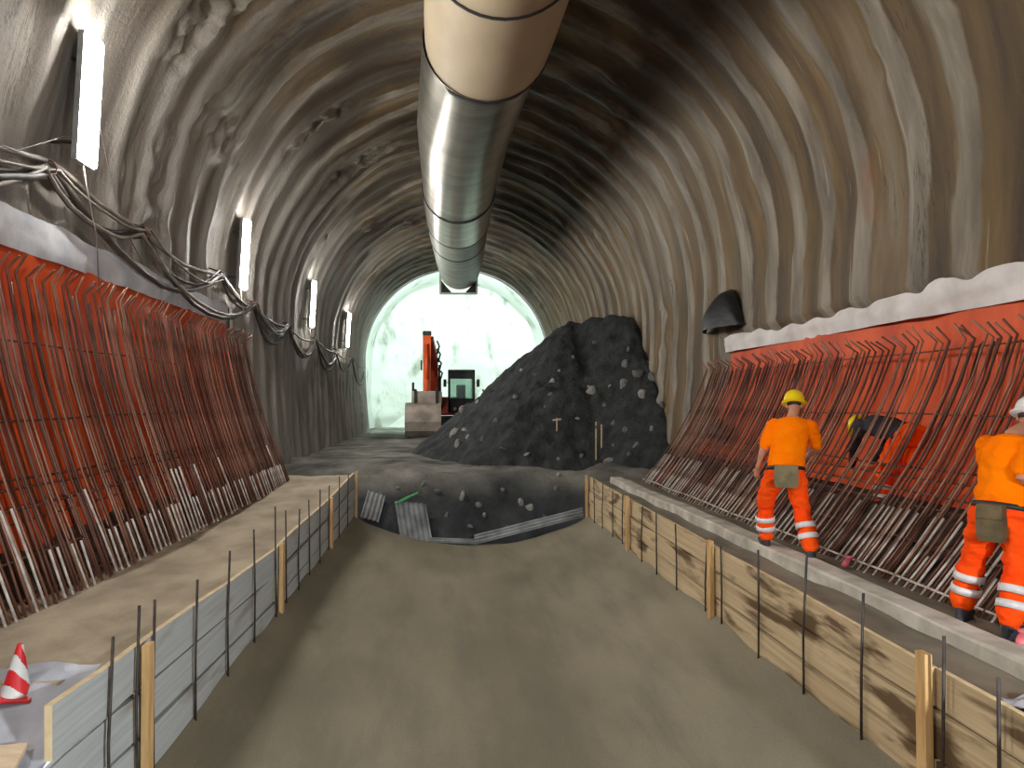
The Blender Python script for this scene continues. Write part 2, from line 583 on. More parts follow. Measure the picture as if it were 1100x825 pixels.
DAMP = np.clip(DAMP, 0, 1)
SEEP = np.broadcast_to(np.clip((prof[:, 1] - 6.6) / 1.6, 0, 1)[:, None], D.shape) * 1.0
iL = int(np.argmin(np.abs(s_arc - (s_arc[-1] / 2 - 5.2))))
iR = int(np.argmin(np.abs(s_arc - (s_arc[-1] / 2 + 5.2))))
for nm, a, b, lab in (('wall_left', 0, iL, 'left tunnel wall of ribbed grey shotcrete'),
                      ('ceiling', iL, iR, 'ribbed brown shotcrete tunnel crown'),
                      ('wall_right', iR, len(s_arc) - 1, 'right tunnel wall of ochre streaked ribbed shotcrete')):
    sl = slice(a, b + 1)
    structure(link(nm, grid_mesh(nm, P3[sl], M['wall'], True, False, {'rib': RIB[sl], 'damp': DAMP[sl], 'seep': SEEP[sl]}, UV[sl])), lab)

# freshly sprayed heading behind the last rib, widened to hide its floodlights
prof2, s2_, n2_ = shell_profile(5.75, -.6, .2)
ys2 = np.arange(43.0, 51.6, .2)
d2 = .10 * fbm(s2_[:, None] * .5, ys2[None, :] * .5, 4., 4)
P2 = np.empty((len(s2_), len(ys2), 3))
P2[..., 0] = prof2[:, 0:1] + n2_[:, 0:1] * d2
P2[..., 1] = ys2
P2[..., 2] = prof2[:, 1:2] + n2_[:, 1:2] * d2
structure(link('wall_heading', grid_mesh('wall_heading', P2, M['face'])), 'freshly sprayed pale wall of the lit heading')
rr = np.linspace(0, 1.03, 40)
Pf = np.empty((len(s2_), len(rr), 3))
cz = 3.4
for j, r in enumerate(rr):
    x = CX + (prof2[:, 0] - CX) * r
    z = cz + (prof2[:, 1] - cz) * r
    Pf[:, j, 0], Pf[:, j, 2] = x, z
    Pf[:, j, 1] = 50.6 + .9 * (1 - r ** 2) + .16 * fbm(x * .6, z * .6, 2., 4)
structure(link('wall_face', grid_mesh('wall_face', np.concatenate([Pf, Pf[:1]], 0), M['face'])), 'pale sprayed heading face at the tunnel end')
# added shoulder ring that blocks floodlight spill where the section steps out
pa, sa, na_ = shell_profile(R0 - .12, -1.2, .2)
pb = CX + (pa[:, 0] - CX) * 1.12, ZC + (pa[:, 1] - ZC) * 1.12
Pr = np.stack([np.stack([pa[:, 0], np.full(len(pa), 43.02), pa[:, 1]], 1), np.stack([pb[0], np.full(len(pa), 43.08), pb[1]], 1)], 1)
structure(link('trim_1', grid_mesh('trim_1', Pr, M['face'], False)), 'added light-blocking shoulder ring before the lit heading')


# ------------------------------------------------------------------ floors
XL, XR = -2.1, 3.2


def ztop_l(y):
    return np.interp(y, [0, 3.9, 4.9, 6, 8.9, 13, 16.7, 20], [.12, .09, .05, .02, -.1, -.04, .09, .09])


def inv_z(x):
    u = np.clip((np.asarray(x) - CX) / 2.65, -1.2, 1.2)
    return -.88 - .62 * (1 - u ** 2)


xs = np.linspace(XL - .12, XR + .12, 60)
ys = np.arange(-4, 16.66, .12)
X, Y = np.meshgrid(xs, ys, indexing='ij')
Yw = Y + np.where(Y > 16.4, .10 * vnoise(X * 2.1, 0.3, 1.), 0)
Z = inv_z(X) + .012 * fbm(X * .8, Y * .5, 3., 4) + .05 * np.exp(-((X - XL) / .14) ** 2) * (1 + vnoise(Y * 1.3)) + .05 * np.exp(-((X - XR) / .14) ** 2) * (1 + vnoise(Y * 1.3, 5.))
Z[:, -1] -= .02
Pi = np.stack([X, Yw, Z], -1)
Pend = np.stack([Pi[:, -1, 0], Pi[:, -1, 1] + .02, Pi[:, -1, 2] - .35], -1)[:, None, :]
structure(link('floor', grid_mesh('floor', np.concatenate([Pi, Pend], 1), M['invert'], True, False)), 'smooth grey dished concrete invert slab between the formwork')

# left footing, sandy
xs = np.linspace(-4.7, XL - .045, 40)
ys = np.arange(4.35, 16.8, .1)
X, Y = np.meshgrid(xs, ys, indexing='ij')
edge = 4.45 + .12 * vnoise(X * 2.) + .25 * np.clip(-2.6 - X, 0, 1)
Z = ztop_l(Y) - .05 + .022 * fbm(X * 1.6, Y * 1.1, 5., 4) - .35 * np.clip((edge - Y) / .1, 0, 1)
_P = np.stack([X, Y, Z], -1)
_P = np.concatenate([_P, _P[-1:] + np.array([0, 0, -1.4])], 0)
structure(link('footing_strip', grid_mesh('footing_strip', _P, M['footing'], False, False)), 'sandy brown concrete footing beside the grey boards')
# lower ground in front of the left footing
xs = np.linspace(-5, XL - .04, 30)
ys = np.arange(-5, 4.6, .2)
X, Y = np.meshgrid(xs, ys, indexing='ij')
structure(link('subgrade', grid_mesh('subgrade', np.stack([X, Y, -.5 + .04 * fbm(X, Y, 2., 3)], -1), M['footing_wet'])), 'rough damp subgrade at the end of the left footing')
# right footing, wet
xs = np.linspace(XR + .045, 5.6, 40)
ys = np.arange(-4, 16.7, .12)
X, Y = np.meshgrid(xs, ys, indexing='ij')
Z = -.06 + .015 * fbm(X * 2, Y * 1.2, 9., 4) + np.where(X > 3.75, .05, 0)
_P = np.stack([X, Y, Z], -1)
_P = np.concatenate([_P[:1] + np.array([0, 0, -1.4]), _P], 0)
structure(link('footing_strip', grid_mesh('footing_strip', _P, M['footing_wet'], False)), 'damp grey concrete footing behind the tan boards')
# dark earth banks that fill the foot of both side walls behind the bars
for _sg, _x0, _x1, _h, _lab in ((-1, 3.62, 4.75, .62, 'dark earth bank behind the bars on the sandy footing'), (1, 4.42, 6.1, .92, 'dark earth bank behind the bars by the workers')):
    xs = np.linspace(_x0, _x1, 22)
    ys = np.arange(1.5, 16.3, .12)
    X, Y = np.meshgrid(xs, ys, indexing='ij')
    T = (X - _x0) / (_x1 - _x0)
    Z = -.06 + _h * np.clip(T * 1.35, 0, 1) ** .8 + .07 * fbm(X * 2.2, Y * 2.2, 3., 4) * np.clip(T * 6, 0, 1)
    structure(link('earth_bank', grid_mesh('earth_bank', np.stack([X * _sg, Y, Z], -1), M['earth'], True)), _lab)
# light kerb on the right footing
ys = np.arange(-4, 16.4, .2)
ring = [(3.60, -.10), (3.60, .045), (3.62, .065), (3.85, .06), (3.87, .04), (3.87, -.10)]
Pk = np.empty((len(ring), len(ys), 3))
for i, (x, z) in enumerate(ring):
    Pk[i, :, 0] = x + .022 * vnoise(ys * 1.1, i * .2, 4.) + .03 * np.sin(ys * .35)
    Pk[i, :, 1] = ys
    Pk[i, :, 2] = z + .012 * vnoise(ys * 1.7, i * .4, 8.)
structure(link('kerb_strip', grid_mesh('kerb_strip', Pk, M['kerb'], False)), 'raised pale concrete kerb on the right footing')

# ground beyond the slab: pit, bank, haul road
xs = np.linspace(-5.6, 6.6, 150)
ys = np.concatenate([np.arange(16.3, 24, .09), np.arange(24, 51.5, .3)])
X, Y = np.meshgrid(xs, ys, indexing='ij')
bank = 17.0 + .4 * vnoise(X * .5, 2., 1.) - .5 * np.clip((-X - 1.2) / 1.2, 0, 1) - .5 * np.clip((X - 3.0) / 1.0, 0, 1)
t_ = np.clip((Y - bank + .9) / 2.6, 0, 1)
t_ = t_ * t_ * (3 - 2 * t_)
Z = -2.05 + 2.05 * t_ + .10 * fbm(X * .9, Y * .9, 3., 5) * (.5 + .8 * (Y < 22)) - .05
Z = np.where(Y < 16.9, np.minimum(Z, -.2 - 1.2 * np.clip((2.9 - np.abs(X - CX)) / .4, 0, 1)), Z)
dust = np.clip((Z + .62) / .5, 0, 1) * np.clip(.85 + .7 * fbm(X * .6, Y * .6, 7., 4), .05, 1) * np.clip((Y - 17.0) / .6, 0, 1)
structure(link('ground', grid_mesh('ground', np.stack([X, Y, Z], -1), M['ground'], True, False, {'dust': dust})), 'dusty haul road and dark excavated pit beyond the slab')


def ground_z(x, y):
    i = int(np.clip(np.searchsorted(xs, x), 0, len(xs) - 1))
    j = int(np.clip(np.searchsorted(ys, y), 0, len(ys) - 1))
    return float(Z[i, j])


# ------------------------------------------------------------------ spoil heap
px = np.linspace(-1.2, 6.4, 150)
py = np.linspace(18.6, 31.5, 190)
PX, PY = np.meshgrid(px, py, indexing='ij')


def heap_z(x, y):
    # ridge leaning on the right wall, about 40 degrees of repose
    x, y = np.asarray(x, float), np.asarray(y, float)
    dx = np.where(x < 4.3, (4.3 - x), 0)
    yf = 25.0 - 1.9 * np.clip((x - 4.2) / 1.6, 0, 1)
    dy = np.where(y < yf, (yf - y) * 1.06, (y - 26.5).clip(0) * .9)
    r = np.sqrt(dx ** 2 + dy ** 2)
    z = 4.55 - .86 * r - .10 * np.exp(-((x - 6) / .5) ** 2)
    z = z - .42 * np.clip(x - 5.55, 0, 1)
    z = np.where(z > 4.2, 4.2 + (z - 4.2) * .6, z)
    z = z + .26 * fbm(x * .55, y * .55, 5., 5) + .06 * fbm(x * 3, y * 3, 2., 3)
    # low gravel skirt towards the camera
    sk = .55 * np.exp(-((x - 4.2) / 2.2) ** 2 - ((y - 20.4) / 1.0) ** 2)
    return np.where(z < -.3, np.maximum(-.3 + (z + .3) * 3.0, -2.6), z)


HZ = heap_z(PX, PY)
spoil = tag(link('spoil_heap', grid_mesh('spoil_heap', np.stack([PX, PY, HZ], -1), M['spoil'], True, False)),
            'tall heap of dark excavated spoil leaning on the right wall', 'spoil heap')


def rock_mesh(seed):
    bm = bmesh.new()
    bmesh.ops.create_icosphere(bm, subdivisions=2, radius=1)
    r = random.Random(seed)
    planes = [(Vector((r.gauss(0, 1), r.gauss(0, 1), r.gauss(0, 1))).normalized(), r.uniform(.45, .8)) for _ in range(9)]
    for v in bm.verts:
        for n, d in planes:
            k = v.co.dot(n)
            if k > d:
                v.co -= n * (k - d)
    v = [q.co.copy() for q in bm.verts]
    bm.verts.index_update()
    f = [[q.index for q in g.verts] for g in bm.faces]
    bm.free()
    return v, f


rock_v = [rock_mesh(k) for k in range(5)]
rock_me = {(k, m_): mesh_data('rock', *rock_v[k], M[m_]) for k in range(5) for m_ in ('rock', 'rock_dark')}


def rock(x, y, z, s, m_, label, group):
    o = link('rock', rock_me[(random.randrange(5), m_)], (x, y, z))
    o.scale = (s * random.uniform(.8, 1.4), s * random.uniform(.8, 1.3), s * random.uniform(.6, .9))
    o.rotation_euler = [random.uniform(0, 6.28) for _ in range(3)]
    return tag(o, label, 'rock', group)


def heap_hit(u, v):
    """where a sight line through the picture meets the heap, so that rocks sit on its slope"""
    for y in np.arange(18.8, 30, .04):
        x, z = (u - 480) / 794 * y, 1.7 - (v - 432) / 794 * y
        if -1.1 < x < 6.3 and z <= float(heap_z(x, y)):
            return x, y, z
    return None


for u, v, sz, m_ in [(560, 398, 3, 'rock'), (575, 403, 3, 'rock_dark'), (594, 410, 5, 'rock'), (601, 398, 3, 'rock'), (591, 424, 4, 'rock_dark'),
                     (553, 427, 5, 'rock'), (637, 420, 7, 'rock'), (632, 416, 3, 'rock'), (655, 415, 3, 'rock'), (670, 413, 7, 'rock'), (690, 424, 8, 'rock'),
                     (697, 390, 6, 'rock'), (672, 392, 6, 'rock_dark'), (685, 402, 9, 'rock_dark'), (702, 406, 8, 'rock_dark'), (650, 434, 6, 'rock_dark'),
                     (660, 455, 4, 'rock_dark'), (700, 461, 4, 'rock'), (672, 462, 5, 'rock_dark'), (620, 450, 3, 'rock'), (586, 437, 3, 'rock_dark'),
                     (675, 375, 4, 'rock_dark'), (616, 384, 3, 'rock_dark'), (640, 368, 4, 'rock_dark'), (705, 376, 3, 'rock'), (712, 435, 7, 'rock_dark'),
                     (722, 450, 6, 'rock'), (497, 440, 5, 'rock'), (513, 432, 4, 'rock'), (488, 466, 7, 'rock'), (500, 462, 6, 'rock'), (503, 470, 5, 'rock'),
                     (492, 478, 6, 'rock'), (518, 472, 4, 'rock_dark'), (540, 482, 4, 'rock_dark'), (566, 488, 4, 'rock'), (600, 493, 4, 'rock'), (625, 490, 3, 'rock'),
                     (655, 496, 6, 'rock'), (676, 488, 4, 'rock_dark'), (660, 478, 4, 'rock_dark'), (683, 478, 4, 'rock'), (520, 420, 3, 'rock_dark'), (533, 452, 4, 'rock_dark')]:
    h = heap_hit(u, v)
    if h:
        s = sz * h[1] / 794 * .9
        rock(h[0], h[1], h[2], s, m_, 'pale grey broken rock lying on the dark spoil heap' if m_ == 'rock' else 'dark grey broken rock lying on the dark spoil heap', 'rocks on the spoil heap')


def ground_hit(u, v):
    for y in np.arange(16.8, 40, .04):
        x, z = (u - 480) / 794 * y, 1.7 - (v - 432) / 794 * y
        if z <= ground_z(x, y):
            return x, y, z
    return None


for u, v, sz, m_ in [(497, 533, 7, 'rock'), (514, 543, 6, 'rock_dark'), (540, 527, 5, 'rock_dark'), (560, 540, 7, 'rock'), (569, 545, 6, 'rock'), (597, 524, 4, 'rock_dark'),
                     (427, 524, 4, 'rock'), (410, 530, 4, 'rock_dark'), (470, 528, 5, 'rock_dark'), (520, 553, 4, 'rock'), (585, 556, 4, 'rock_dark'),
                     (600, 510, 4, 'rock'), (505, 566, 5, 'rock_dark'), (545, 566, 4, 'rock_dark'), (480, 553, 4, 'rock_dark'), (455, 520, 4, 'rock_dark')]:
    h = ground_hit(u, v)
    if h:
        rock(h[0], h[1], h[2], sz * h[1] / 794 * .85, m_, 'pale broken rock lying in the dark pit' if m_ == 'rock' else 'dark broken rock lying in the dark pit', 'rocks in the pit')

for u, v0, v1 in ((598, 449, 462), (640, 453, 494), (646, 456, 480)):
    h = heap_hit(u, v1)
    if h:
        ztop = 1.7 - (v0 - 432) / 794 * h[1]
        mb = MB().beam((h[0], h[1] - .02, h[2] - .15), (h[0], h[1] - .02, ztop), .04, .025, up=(0, 1, 0))
        if u == 598:
            mb.beam((h[0] - .12, h[1] - .05, ztop - .06), (h[0] + .12, h[1] - .05, ztop - .03), .02, .05)
        tag(mb.build('survey_stake', M['board_r'], loc=(h[0], h[1], h[2])),
            {598: 'short wooden survey stake with a cross piece on the spoil heap', 640: 'tall thin wooden survey stake standing on the spoil heap',
             646: 'thin wooden survey stake leaning beside the tall stake'}[u], 'stake', 'survey stakes on the spoil heap')


# ------------------------------------------------------------------ formwork walls
def plank(name, x, y0, y1, z0f, z1f, th, mat, parent, seed, bow=0.0, top=False):
    n = 5
    v, f = [], []
    r = random.Random(seed)
    for i in range(n):
        t = i / (n - 1)
        y = y0 + (y1 - y0) * t
        xx = x + bow * math.sin(t * math.pi) + r.uniform(-.006, .006)
        za, zb = z0f(y) + r.uniform(-.008, .008), z1f(y) + r.uniform(-.008, .008)
        v += [(xx - th / 2, y, za), (xx + th / 2, y, za), (xx + th / 2, y, zb), (xx - th / 2, y, zb)]
    for i in range(n - 1):
        for k in range(4):
            k2 = (k + 1) % 4
            f.append((i * 4 + k, i * 4 + k2, i * 4 + 4 + k2, i * 4 + 4 + k))
    mi = [1 if q % 4 == 2 and top else 0 for q in range(len(f))]  # pale timber on top edges too, partly their lit look put into colour
    f += [(3, 2, 1, 0), tuple((n - 1) * 4 + k for k in range(4))]
    mi += [1, 1]
    b = MB()
    b.add(v, f)
    b.mi = mi
    return b.build(name, mat, parent)


def formwork(side, x, ycuts, ztop, rows, mats, label, stakes, pins, inner):
    root = thing('formwork_wall', label, 'formwork', (x, ycuts[0][0], -.9))
    for row, cuts in enumerate(ycuts):
        for k in range(len(cuts) - 1):
            off0 = rows[row + 1] + random.uniform(-.006, .006)
            off1 = rows[row] + random.uniform(-.006, .006)
            plank('plank', x + random.uniform(-.012, .012), cuts[k] + .004, cuts[k + 1] - .004,
                  lambda y, o=off0: float(ztop(y)) + o + .022, lambda y, o=off1: float(ztop(y)) + o - .006, .042,
                  mats, root, row * 50 + k + side * 7, random.uniform(-.012, .012), row == 0)
    for (y, up, lean) in stakes:
        xa = x + inner * .07
        zb = float(inv_z(xa)) - .1
        MB().beam((xa, y, zb), (xa + inner * .01, y + lean, float(ztop(y)) + up), .10, .048, up=(1, 0, 0)).build('stake', M['stake'], root)
    for (y, up) in pins:
        xa = x + inner * .06
        zb = float(inv_z(xa)) - .1
        zt = float(ztop(y)) + up
        MB().tube([(xa, y, zb), (xa + inner * .01 * random.uniform(-1, 1), y + random.uniform(-.01, .01), (zb + zt) / 2), (xa - inner * random.uniform(-.02, .02), y + random.uniform(-.05, .05), zt)], .0105, 7).build('steel_pin', M['steel_dark'], root, True)
    return root


lrows = [.02, -.31, -.62, -.96]
formwork(0, XL, [[3.88, 5.0, 9.06, 13.0, 16.65], [3.72, 5.02, 9.08, 13.02, 16.65], [3.4, 5.05, 9.05, 12.98, 16.65]], ztop_l, lrows,
         [M['board_l'], M['board_end']], 'grey cement-smeared plank formwork along the sandy footing',
         [(5.0, .02, 0), (9.06, .06, .02), (13.0, .06, 0), (16.55, .06, 0)],
         [(4.47, .2), (4.88, .30), (5.14, .27), (6.0, .24), (6.9, .32), (7.83, .40), (8.85, .55), (9.4, .42), (10.2, .30), (11.0, .32), (11.9, .35), (12.8, .3), (14.0, .3), (15.2, .2)], 1)
rrows = [.0, -.30, -.60, -.94]
formwork(1, XR, [[.8, 4.83, 8.76, 12.8, 16.55], [.8, 4.85, 8.74, 12.82, 16.55], [.8, 4.8, 8.78, 12.78, 16.55]], lambda y: np.interp(y, [0, 8, 16.5], [-.03, -.01, .02]), rrows,
         [M['board_r'], M['board_end']], 'tan wet-stained plank formwork along the damp grey footing',
         [(4.83, .08, .01), (8.76, .07, 0), (12.8, .07, 0), (16.5, .05, 0)],
         [(4.2, .15), (4.69, .24), (5.6, .28), (6.5, .36), (7.45, .22), (8.45, .06), (8.97, .05), (10.1, .03), (11.05, .04), (11.9, .03), (13.2, .05), (14.0, .02), (14.9, .05), (15.7, .05)], -1)

# ------------------------------------------------------------------ membranes, geotextile strips, rebar
Y0, Y1 = 2.4, 15.9
LM = [(-4.02, .02), (-4.12, .45), (-4.28, 1.1), (-4.50, 2.0), (-4.66, 2.8), (-4.76, 3.45)]
RM = [(5.22, .62), (5.46, .90), (5.72, 1.35), (5.92, 2.0), (6.0, 2.5), (6.02, 2.85)]


def resample(pts, n):
    p = np.array(pts, float)
    s = np.concatenate([[0], np.cumsum(np.hypot(*np.diff(p, axis=0).T))])
    t = np.linspace(0, s[-1], n)
    return np.stack([np.interp(t, s, p[:, 0]), np.interp(t, s, p[:, 1])], 1)


def sheet(name, prof_, y0, y1, amp, mat, side, seed, fold=1.0, n=40, top_amp=0.0, dy=.07):
    q = resample(prof_, n)
    yv = np.arange(y0, y1 + .001, dy)
    A, B = np.meshgrid(np.arange(n) / (n - 1), yv, indexing='ij')
    w = amp * (fbm(B * 1.6 * fold + .3 * A, A * 1.2, seed, 3) + .5 * fbm(B * .6, A * .5, seed + 3, 2))
    Pn = np.empty((n, len(yv), 3))
    Pn[..., 0] = q[:, 0:1] - side * w
    Pn[..., 1] = B
    Pn[..., 2] = q[:, 1:2] + top_amp * A * (fbm(B * .8, 0., seed + 9, 4))
    return link(name, grid_mesh(name, Pn, mat, True, side < 0))


tag(sheet('waterproof_membrane', LM, Y0, Y1, .035, M['membrane'], -1, 3.), 'orange waterproofing membrane behind the bars above the sandy footing', 'membrane')
tag(sheet('waterproof_membrane', RM, Y0, Y1, .035, M['membrane'], 1, 13.), 'orange waterproofing membrane behind the workers in orange', 'membrane')
tag(sheet('geotextile_strip', [(-4.73, 3.38), (-4.70, 3.5), (-4.70, 3.66), (-4.72, 3.80)], Y0, Y1, .03, M['geo_grey'], -1, 23., 1.2, 10, .05), 'pale grey geotextile strip above the orange sheet, under the cables', 'geotextile')
tag(sheet('geotextile_strip', [(5.98, 2.76), (5.93, 2.95), (5.94, 3.1), (6.02, 3.28)], Y0, 15.8, .05, M['geotextile'], 1, 33., .55, 14, .035), 'white crumpled geotextile strip above the orange sheet by the workers', 'geotextile')
# loose white tail of the left strip
pts = [(-4.66, 15.93, 3.72), (-4.64, 15.95, 3.1), (-4.6, 15.97, 2.9), (-4.40, 15.98, 1.9), (-4.20, 16.0, 1.0), (-4.05, 16.05, .5)]
wd = [.16, .16, .06, .04, .035, .03]
mb = MB()
for i in range(len(pts) - 1):
    a, b = Vector(pts[i]), Vector(pts[i + 1])
    mb.beam(a, b, wd[i], .012, up=(1, 0, .2), w2=wd[i + 1])
tag(mb.build('geotextile_tail', M['geotextile'], loc=pts[-1]), 'loose white geotextile tail hanging at the end of the left sheet', 'geotextile')


def rebar_cage(rad, side, label, prof_up, hook, starter_prof, starter_len, y0, y1, step, n_h, root_loc):
    root = thing('rebar_cage', label, 'rebar cage', root_loc)
    rx, ry, rz = root_loc

    def bar_mesh(path, r, mat):
        b = MB().tube([(x - rx, 0, z - rz) for x, z in path], r, 6)
        return mesh_data('bar', b.v, b.f, mat, True)
    up = [tuple(p) for p in resample(prof_up, 7)]
    top = up[-1]
    variants = []
    for k in range(4):
        dz = -.05 * k
        hk = (top[0] + hook[0] * (1 + .1 * k), top[1] + hook[1] * (1 - .12 * k))
        variants.append(bar_mesh(up + [hk], rad + .002 * (k % 2), M['rust'] if k % 2 == 0 else M['rust_dark']))
    back = [bar_mesh([(x + side * (.17 + .02 * k), z) for x, z in up[:-1]] + [(top[0] + side * .14, top[1] - .03)], rad, M['rust' if k else 'rust_dark']) for k in range(2)]
    st = []
    for k in range(4):
        q = resample(starter_prof, 8)
        ln = starter_len * (.62 + .14 * k)
        s = np.concatenate([[0], np.cumsum(np.hypot(*np.diff(q, axis=0).T))])
        keep = [tuple(p) for p, a in zip(q, s) if a <= ln]
        st.append(bar_mesh(keep, rad, M[('bar_cement', 'bar_cement', 'bar_cement', 'rust_dark')[k]]))
    y = y0
    i = 0
    while y < y1:
        o = link('vertical_bar', variants[random.randrange(4)], (0, y - ry + random.uniform(-.03, .03), random.uniform(-.05, .02)), root)
        o.rotation_euler = (random.gauss(0, .014), 0, random.gauss(0, .01))
        if not (side > 0 and 8.2 < y < 10.0):
            o = link('vertical_bar', back[i % 2], (0, y - ry + step * .5 + random.uniform(-.04, .04), random.uniform(-.06, .0)), root)
            o.rotation_euler = (random.gauss(0, .012), 0, 0)
        o = link('starter_bar', st[random.randrange(4)], (-side * .02, y - ry + .035, random.uniform(-.03, .0)), root)
        o.rotation_euler = (random.gauss(0, .03), 0, 0)
        y += step * random.uniform(.85, 1.15)
        i += 1
    q = resample(prof_up, 60)
    for j, (hgt, off, rad, mt) in enumerate(n_h):
        k = int(np.argmin(np.abs(q[:, 1] - hgt)))
        ptsl = []
        for t in np.linspace(y0 - .1, y1 + .05, 14):
            ptsl.append((q[k, 0] + side * off + random.uniform(-.008, .008), t, q[k, 1] + random.uniform(-.014, .014)))
        MB().tube(ptsl, rad, 6).build('horizontal_bar', M[mt], root, True)
    return root


LB = [(-3.40, -.03), (-3.56, .42), (-3.84, 1.15), (-4.12, 2.1), (-4.30, 3.0)]
RB = [(4.20, -.02), (4.58, .48), (4.98, 1.08), (5.30, 1.70), (5.48, 2.15), (5.56, 2.40)]
hz = [(.06, -.015, .012, 'bar_cement'), (.35, .03, .010, 'rust_dark'), (.62, .19, .010, 'rust_dark'), (.80, .02, .012, 'rust_dark'), (.92, .05, .010, 'rust_dark'), (1.0, .2, .012, 'rust_dark'), (1.55, .03, .010, 'rust_dark'), (2.3, .19, .010, 'rust_dark')]
rebar_cage(.0135, -1, 'rusty rebar cage with pale starter bars along the sandy footing', LB, (.10, .20), LB, 1.05, 2.8, 15.9, .15, [(.05, .03, .010, 'rust_dark')] + hz[1:], (-3.40, 2.8, 0))
rebar_cage(.011, 1, 'rusty rebar cage with pale starter bars where the workers stand', RB, (-.13, .17), RB, 1.1, 3.2, 15.9, .122, hz, (4.20, 3.2, 0))


# ------------------------------------------------------------------ ventilation duct
def duct():
    root = thing('ventilation_duct', 'large round ventilation duct hung under the tunnel crown', 'duct', (.6, 3, 6.4))
    def seg(name, pts, rad, mat, n=40):
        b = MB().tube(pts, rad, n, cap=False)
        return b.build(name, mat, root, True)
    # centre line (x, y, z) and radius
    seg('canvas_section', [(.80, 2.0, 7.42), (.76, 6, 7.42), (.72, 9.1, 7.42)], [1.0, 1.0, .985], M['duct_canvas'])
    seg('canvas_section', [(.72, 9.15, 7.42), (.66, 11.0, 7.42), (.64, 11.7, 7.42)], [1.0, 1.0, .99], M['duct_canvas'])
    seg('metal_section', [(.58, 11.6, 7.40), (.36, 15.0, 7.36), (.32, 19.4, 7.36)], [.965, .965, .95], M['duct_metal'])
    seg('metal_section', [(.32, 19.45, 7.36), (.34, 22.6, 7.36)], [.965, .965], M['duct_metal'])
    seg('liner_section', [(.34, 22.65, 7.37), (.38, 24.9, 7.38)], [.95, .95], M['duct_liner'])
    seg('liner_section', [(.38, 24.95, 7.38), (.48, 28.5, 7.36), (.54, 31.4, 7.34)], [.95, .93, .86], M['duct_liner'])
    for (x, y, z, r, w) in [(.72, 9.12, 7.42, 1.012, .03), (.63, 11.66, 7.42, 1.015, .12), (.32, 19.42, 7.36, .978, .06), (.34, 22.62, 7.365, .978, .07), (.38, 24.92, 7.38, .965, .07)]:
        n = 40
        v, f = [], []
        for j, (yy_, rr_) in enumerate(((y - w / 2, r - .03), (y - w / 2, r), (y + w / 2, r), (y + w / 2, r - .03))):
            for k in range(n):
                a = 2 * math.pi * k / n
                jig = random.uniform(-.008, .008) if w > .1 else 0
                v.append((x + (rr_ + jig) * math.cos(a), yy_ + jig * 2, z + (rr_ + jig) * math.sin(a)))
        for j in range(3):
            for k in range(n):
                f.append((j * n + k, j * n + (k + 1) % n, (j + 1) * n + (k + 1) % n, (j + 1) * n + k))
        MB().add(v, f).build('clamp_ring', M['black'], root, True)
    # hangers up to the crown
    for y in (4.0, 7.5, 10.4, 14.5, 18.4, 21.8, 25.5, 29.5):
        x = float(np.interp(y, [2, 9, 11.7, 15, 19, 31], [.8, .72, .64, .36, .32, .54]))
        for sx in (-.45, .45):
            MB().tube([(x + sx, y, 8.25), (x + sx * 1.2, y, 9.6)], .012, 5).build('hanger', M['steel_dark'], root)
    # square outlet frame at the far end
    xo, yo, zo, h = .50, 31.6, 7.30, .78
    fr = MB()
    for a, b in (((-h, -h - .18), (h, -h - .18)), ((-h, h), (h, h)), ((-h, -h - .18), (-h, h)), ((h, -h - .18), (h, h))):
        fr.beam((xo + a[0], yo, zo + a[1]), (xo + b[0], yo, zo + b[1]), .08, .09, up=(0, 1, 0))
    fr.build('outlet_frame', M['white_paint'], root)
    gr = MB()
    for sx in (-1, 1):
        gr.add([(xo + sx * h, yo - .01, zo - h - .15), (xo + sx * (h - .5), yo - .01, zo - h - .15), (xo + sx * h, yo - .01, zo - h + .42), ], [(0, 1, 2)])
        gr.add([(xo + sx * h, yo + .02, zo - h - .15), (xo + sx * (h - .5), yo + .02, zo - h - .15), (xo + sx * h, yo + .02, zo - h + .42), ], [(0, 1, 2)])
    gr.build('corner_gusset', M['exc_dark'], root)
    MB().box(-.64 + .36, -.62 + .36, 12.9, 13.25, 7.18, 7.32, .0).build('sticker', M['white_paint'], root)
    return root


duct()


# ------------------------------------------------------------------ wall lamps
def wall_x(z):
    return CX - (math.sqrt(max(R0 ** 2 - (z - ZC) ** 2, 0)) if z > ZC else R0 - .0149 * (ZC - z) ** 2)


